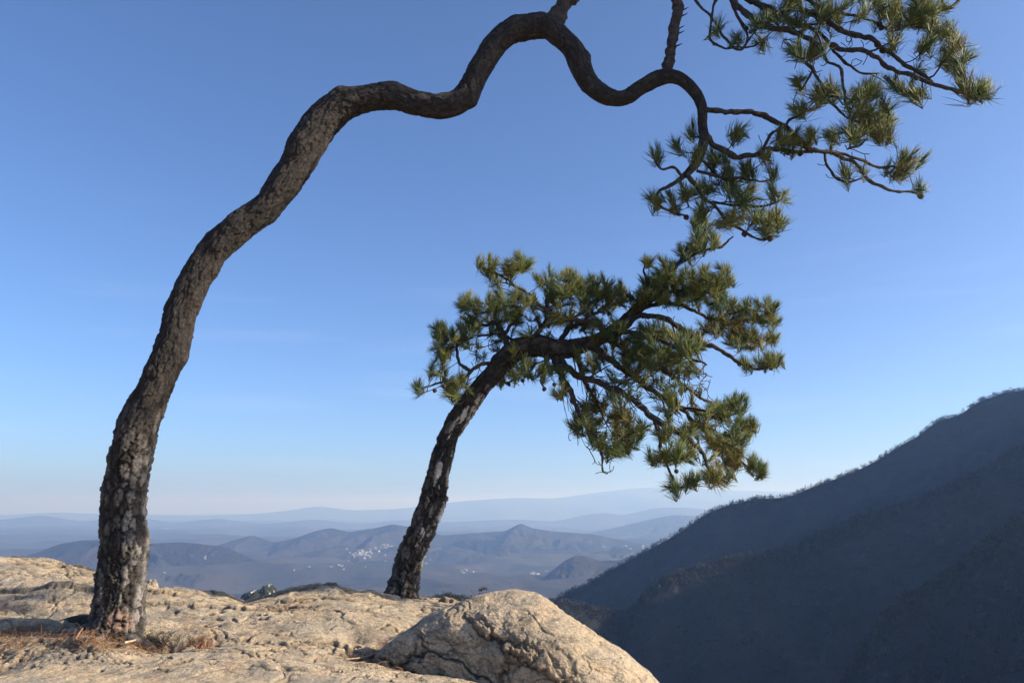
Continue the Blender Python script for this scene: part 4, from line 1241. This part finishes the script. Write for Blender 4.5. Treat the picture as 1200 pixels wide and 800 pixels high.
L([(540, 448, 2.2), (522, 446, 1.9), (505, 452, 1.6), (494, 455, 1.2)], -.2)
L([(596, 414, 6), (591, 392, 4.6), (580, 380, 3.2), (562, 380, 2.6), (545, 366, 1.6)], .5)
L([(592, 392, 3.6), (602, 378, 3), (612, 364, 2.2), (596, 356, 1.5)], -.5)
L([(710, 393, 5), (700, 378, 4.4), (672, 374, 3.8), (645, 367, 3.4), (624, 350, 2.8), (603, 334, 2.2), (580, 320, 1.8), (562, 311, 1.3)], -.5)
L([(640, 366, 2.8), (655, 352, 2.4), (664, 336, 1.8), (672, 322, 1.2)], .3)
L([(672, 374, 3), (690, 358, 2.4), (706, 346, 1.8), (724, 342, 1.2)], .3)
L([(655, 404, 5), (664, 388, 4), (684, 376, 3.2), (705, 362, 2.4), (728, 350, 1.4)], .9)
L([(625, 400, 5), (632, 384, 4), (644, 370, 3), (640, 350, 2), (650, 336, 1.3)], .9)
L([(618, 404, 4), (600, 398, 3), (580, 392, 2.3), (560, 394, 1.5)], .9)
L([(610, 414, 4), (615, 428, 3), (608, 440, 2), (596, 448, 1.4)], .5)
L([(640, 414, 4), (640, 432, 2.6), (634, 446, 2), (640, 456, 1.3)], -.5)
L([(752, 355, 3.2), (758, 335, 2.4), (754, 318, 1.9), (757, 306, 1.4)], -.2)
L([(796, 308, 2.6), (805, 292, 2.2), (816, 278, 1.8), (820, 264, 1.3)], .3)
L([(775, 345, 3.4), (800, 340, 3), (825, 334, 2.4), (846, 326, 1.5)], -.2)
L([(840, 374, 2), (860, 366, 1.8), (882, 364, 1.6), (900, 366, 1.2)], .1)
T2_TUFTS = [(588, 324, 16, 7, 6), (762, 440, 46, 12, 13), (722, 458, 30, 12, 8), (800, 462, 22, 12, 7), (770, 480, 24, 12, 6), (815, 400, 16, 10, 7), (655, 440, 16, 8, 4), (571, 312, 10, 5, 5), (605, 311, 14, 8, 10), (655, 332, 24, 14, 26), (698, 338, 20, 10, 16), (722, 346, 14, 9, 11), (672, 356, 48, 14, 40), (552, 356, 12, 9, 9), (592, 355, 24, 11, 19), (576, 374, 28, 12, 20), (514, 387, 6, 6, 6), (522, 403, 11, 11, 13), (546, 390, 14, 10, 10), (514, 420, 6, 7, 4), (510, 436, 5, 3, 2), (491, 455, 3, 3, 3), (530, 452, 15, 7, 8), (528, 466, 7, 3, 4), (660, 385, 55, 12, 26), (604, 440, 14, 8, 6), (585, 448, 8, 5, 3), (625, 434, 26, 10, 12), (655, 462, 5, 3, 3), (680, 425, 30, 9, 8), (575, 405, 25, 15, 8),
    (757, 306, 7, 4, 4), (782, 318, 13, 8, 9), (822, 262, 11, 7, 8), (822, 284, 15, 10, 13), (798, 334, 40, 15, 42), (840, 328, 18, 12, 18), (768, 348, 24, 9, 16), (740, 354, 14, 7, 8), (850, 362, 15, 8, 10), (886, 366, 20, 10, 20), (848, 384, 24, 11, 22, 1), (874, 398, 20, 10, 20, 1), (902, 376, 8, 8, 6), (904, 396, 7, 4, 4), (904, 423, 10, 4, 7), (884, 428, 12, 3, 5), (820, 350, 25, 10, 10), (808, 300, 10, 8, 5),
    (780, 404, 38, 14, 38), (760, 422, 38, 10, 22), (806, 432, 10, 6, 5), (720, 418, 25, 10, 8), (740, 395, 30, 10, 14),
    (697, 480, 11, 11, 12, 1), (686, 502, 16, 9, 13), (724, 492, 13, 13, 13, 1), (735, 512, 14, 9, 12), (718, 530, 12, 5, 7), (700, 515, 12, 7, 6), (755, 502, 6, 3, 3), (765, 542, 5, 2, 3), (735, 524, 8, 4, 4),
    (850, 482, 17, 9, 18), (866, 472, 8, 5, 5), (830, 488, 17, 8, 10), (872, 504, 14, 8, 15), (815, 508, 21, 9, 14), (845, 518, 14, 8, 11), (853, 539, 16, 11, 16, 1), (840, 559, 18, 6, 11, 1), (882, 547, 8, 5, 6), (890, 553, 5, 4, 3), (800, 528, 14, 12, 11), (785, 538, 11, 6, 6), (812, 563, 6, 4, 4), (790, 570, 4, 5, 3), (780, 508, 9, 6, 5), (862, 518, 10, 6, 5)]
lean.sprays((640, 405, 870, 560), 150, (.25, .62), -.12, T2_TUFTS + [(760, 440, 60, 22), (700, 470, 40, 30), (780, 490, 50, 30)])
lean.sprays((540, 300, 640, 450), 30, (.18, .4), .1, T2_TUFTS + [(760, 440, 60, 22), (700, 470, 40, 30), (780, 490, 50, 30)])
lean.sprays((640, 300, 900, 420), 80, (.2, .5), .05, T2_TUFTS + [(760, 440, 60, 22), (700, 470, 40, 30), (780, 490, 50, 30)])
lean.grow(lean.tuft_targets(T2_TUFTS, .25, 1.8))
lean.grow(lean.tuft_targets([(770, 445, 55, 18, 75), (720, 470, 45, 18, 40), (822, 450, 18, 12, 20), (700, 500, 30, 28, 34), (800, 500, 30, 25, 34), (840, 520, 40, 30, 26), (620, 440, 30, 12, 16), (540, 430, 25, 20, 20), (706, 548, 12, 7, 8), (790, 388, 60, 20, 60), (560, 400, 30, 15, 18), (640, 390, 60, 20, 40)], .25), bare=True)
lean.finish([(717, 370), (640, 461), (651, 448), (519, 452), (511, 460), (531, 470), (597, 453), (614, 443), (642, 380), (904, 433), (802, 553), (810, 534), (798, 454), (849, 506), (729, 499), (764, 398), (690, 430), (660, 395), (735, 440), (700, 468), (862, 436), (835, 548)], .0042)

# ------------------------------------------------------------------ litter, sticks and dry plants
def curved(bag, p, d, ln, r, tintc, bend, up=0.0, nseg=4, rs=None):
    t = np.linspace(0, 1, 5)[:, None]
    side = np.cross(d, [0, 0, 1.0]); side /= np.linalg.norm(side) + 1e-9
    c = p[None] + d[None] * t * ln + side[None] * (t ** 2) * ln * bend + np.array([[0, 0, 1.0]]) * np.sin(t * math.pi) * ln * up
    V, D, th = tube(c, np.linspace(r, r * .5, 5), nseg)
    bag.add(V.reshape(-1, 3), [grid_faces(5, nseg, wrap=True)], tint=np.repeat(np.array([tintc]), 5 * nseg, 0))

def litter(spots, label, seed):
    r = np.random.default_rng(seed)
    bag = Bag()
    for px, py, rx, ry, n in spots:
        for _ in range(int(n * .27)):
            a, b = r.normal(0, .5, 2)
            loc, nor = hit(px + a * rx, py + b * ry)
            if loc is None: continue
            th = r.uniform(0, 2 * math.pi)
            d = Vector((math.cos(th), math.sin(th), 0)); d = d - nor * d.dot(nor); d.normalize()
            p = np.array(loc) + np.array(nor) * (.002 + .014 * r.random() ** 2)
            dd = np.array(d) + np.array([0, 0, abs(r.normal(0, .22))]); dd /= np.linalg.norm(dd)
            tc = np.array([.22, .105, .052]) * r.uniform(.5, 1.3) + np.array([.05, .04, .02]) * r.random()
            curved(bag, p, dd, r.uniform(.05, .13), .0016, tc, r.normal(0, .25), abs(r.normal(0, .1)), 3)
    o = bag.build("pine_needle_litter", M_TINT)
    tag(o, label, "needle litter", kind="stuff")
litter([(20, 745, 50, 7, 520), (80, 748, 50, 6, 520), (120, 757, 40, 7, 500), (170, 762, 30, 5, 260), (8, 762, 22, 12, 260), (15, 715, 40, 4, 130), (40, 757, 60, 8, 200)], "rusty brown fallen pine needles round the foot of the tall tree", 5)
litter([(238, 756, 18, 6, 320)], "small patch of rusty needles in a hollow right of the tall trunk", 6)
litter([(440, 770, 24, 7, 360), (470, 778, 40, 5, 320), (500, 786, 40, 4, 160), (420, 772, 20, 3, 110), (455, 760, 12, 8, 160)], "fallen rusty needles and straw in the crevice beside the boulder", 7)

def stick(pts, rad, tintc, label, name="stick"):
    bag = Bag()
    rows = []
    for px, py, lift in pts:
        loc, nor = hit(px, py)
        rows.append([loc.x, loc.y, loc.z + lift + rad, rad])
    q, u = resample(rows, .01)
    c = q[:, :3]
    V, D, th = tube(c, q[:, 3] * (1 + .25 * fbm(c * 60, 2, 3)) * np.linspace(1, .55, len(c)), 7)
    m = len(c)
    k = np.arange(7)
    caps = [np.stack([(m - 1) * 7 + k, (m - 1) * 7 + (k + 1) % 7, np.full(7, m * 7)], -1), np.stack([(k + 1) % 7, k, np.full(7, m * 7 + 1)], -1)]
    VV = np.vstack([V.reshape(-1, 3), c[-1][None], c[0][None]])
    bag.add(VV, [grid_faces(m, 7, wrap=True), *caps], tint=np.repeat(np.array([tintc]), len(VV), 0) * (1 + .3 * fbm(VV * 50, 2, 9))[:, None])
    o = bag.build(name, M_TINT)
    tag(o, label, "stick")
stick([(146, 760, .03), (158, 756, .03), (175, 750, .05)], .011, (.42, .33, .22), "pale bleached stick lying at the right foot of the tall trunk")
stick([(88, 752, .01), (93, 745, .02), (98, 741, .04)], .008, (.27, .15, .08), "short upright reddish bark splinter left of the tall trunk")
stick([(66, 744, .01), (72, 739, .03), (75, 737, .06)], .008, (.40, .27, .15), "small tan bark chip standing in the needles left of the tall trunk")
stick([(404, 774, .005), (430, 773, .02), (452, 764, .03), (468, 752, .05), (478, 744, .05)], .006, (.30, .20, .125), "curved pale root like stick running up into the crevice beside the boulder")
stick([(412, 778, .004), (436, 776, .012), (458, 770, .02)], .004, (.33, .22, .14), "thin straight straw coloured stick on the slab left of the boulder")

def shrub(px, py, n, hgt, spreadx, name, label, seed, tintc, bvh_hit=hit, lean_x=0.0, forks=4):
    r = np.random.default_rng(seed)
    bag = Bag()
    for _ in range(n):
        loc, nor = bvh_hit(px + r.normal(0, spreadx), py + r.normal(0, 2.5))
        if loc is None: continue
        p = np.array(loc) - np.array([0, 0, .01])
        d = np.array([r.normal(lean_x, .38), r.normal(0, .3), 1.0]); d /= np.linalg.norm(d)
        ln = hgt * r.uniform(.5, 1.2)
        tc = np.array(tintc) * r.uniform(.6, 1.4)
        curved(bag, p, d, ln, .0032, tc, r.normal(0, .3), 0)
        for _ in range(forks):
            t = r.uniform(.25, .9)
            d2 = d + r.normal(0, .5, 3); d2 /= np.linalg.norm(d2)
            curved(bag, p + d * t * ln, d2, ln * r.uniform(.2, .5), .0018, tc, r.normal(0, .4), 0, 3)
    if not bag.n: return
    o = bag.build(name, M_TINT)
    tag(o, label, "plant")
shrub(182, 757, 40, .11, 12, "dry_shrub", "low tangle of dry grey brown twigs in the hollow right of the tall trunk", 3, (.07, .058, .045))
shrub(234, 760, 12, .06, 7, "dry_grass", "small dry tuft in the dark hollow right of the tall trunk", 4, (.30, .16, .09))

def notch_twig():
    bag = Bag()
    p0 = P(553, 712, 7.6)
    tips = [P(560, 696, 7.6), P(565, 690, 7.6)]
    c = np.array([P(548, 722, 7.6), P(553, 710, 7.6), P(558, 700, 7.62), P(564, 692, 7.6)])
    q, u = resample(np.hstack([c, [[.004], [.004], [.003], [.002]]]), .01)
    tube_mesh(bag, q[:, :3], q[:, 3], 5)
    for a, b in (((558, 700), (552, 692)), ((560, 697), (568, 694)), ((556, 705), (562, 703))):
        c = np.array([P(*a, 7.6), (P(*a, 7.6) + P(*b, 7.6)) / 2 + np.array([0, 0, .005]), P(*b, 7.58)])
        tube_mesh(bag, c, np.array([.0025, .002, .0015]), 4)
    rr = np.random.default_rng(3)
    for k in range(7):
        p = P(564, 691, 7.6) + rr.normal(0, .012, 3)
        c = np.array([p, p + [.01, 0, .012], p + [.012, 0, .03]]) 
        tube_mesh(bag, c, np.array([.004, .008, .002]), 5)
    o = bag.build("bare_twig", M_TWIG)
    tag(o, "single bare twig with a curled dead leaf in the notch left of the boulder", "twig")
notch_twig()
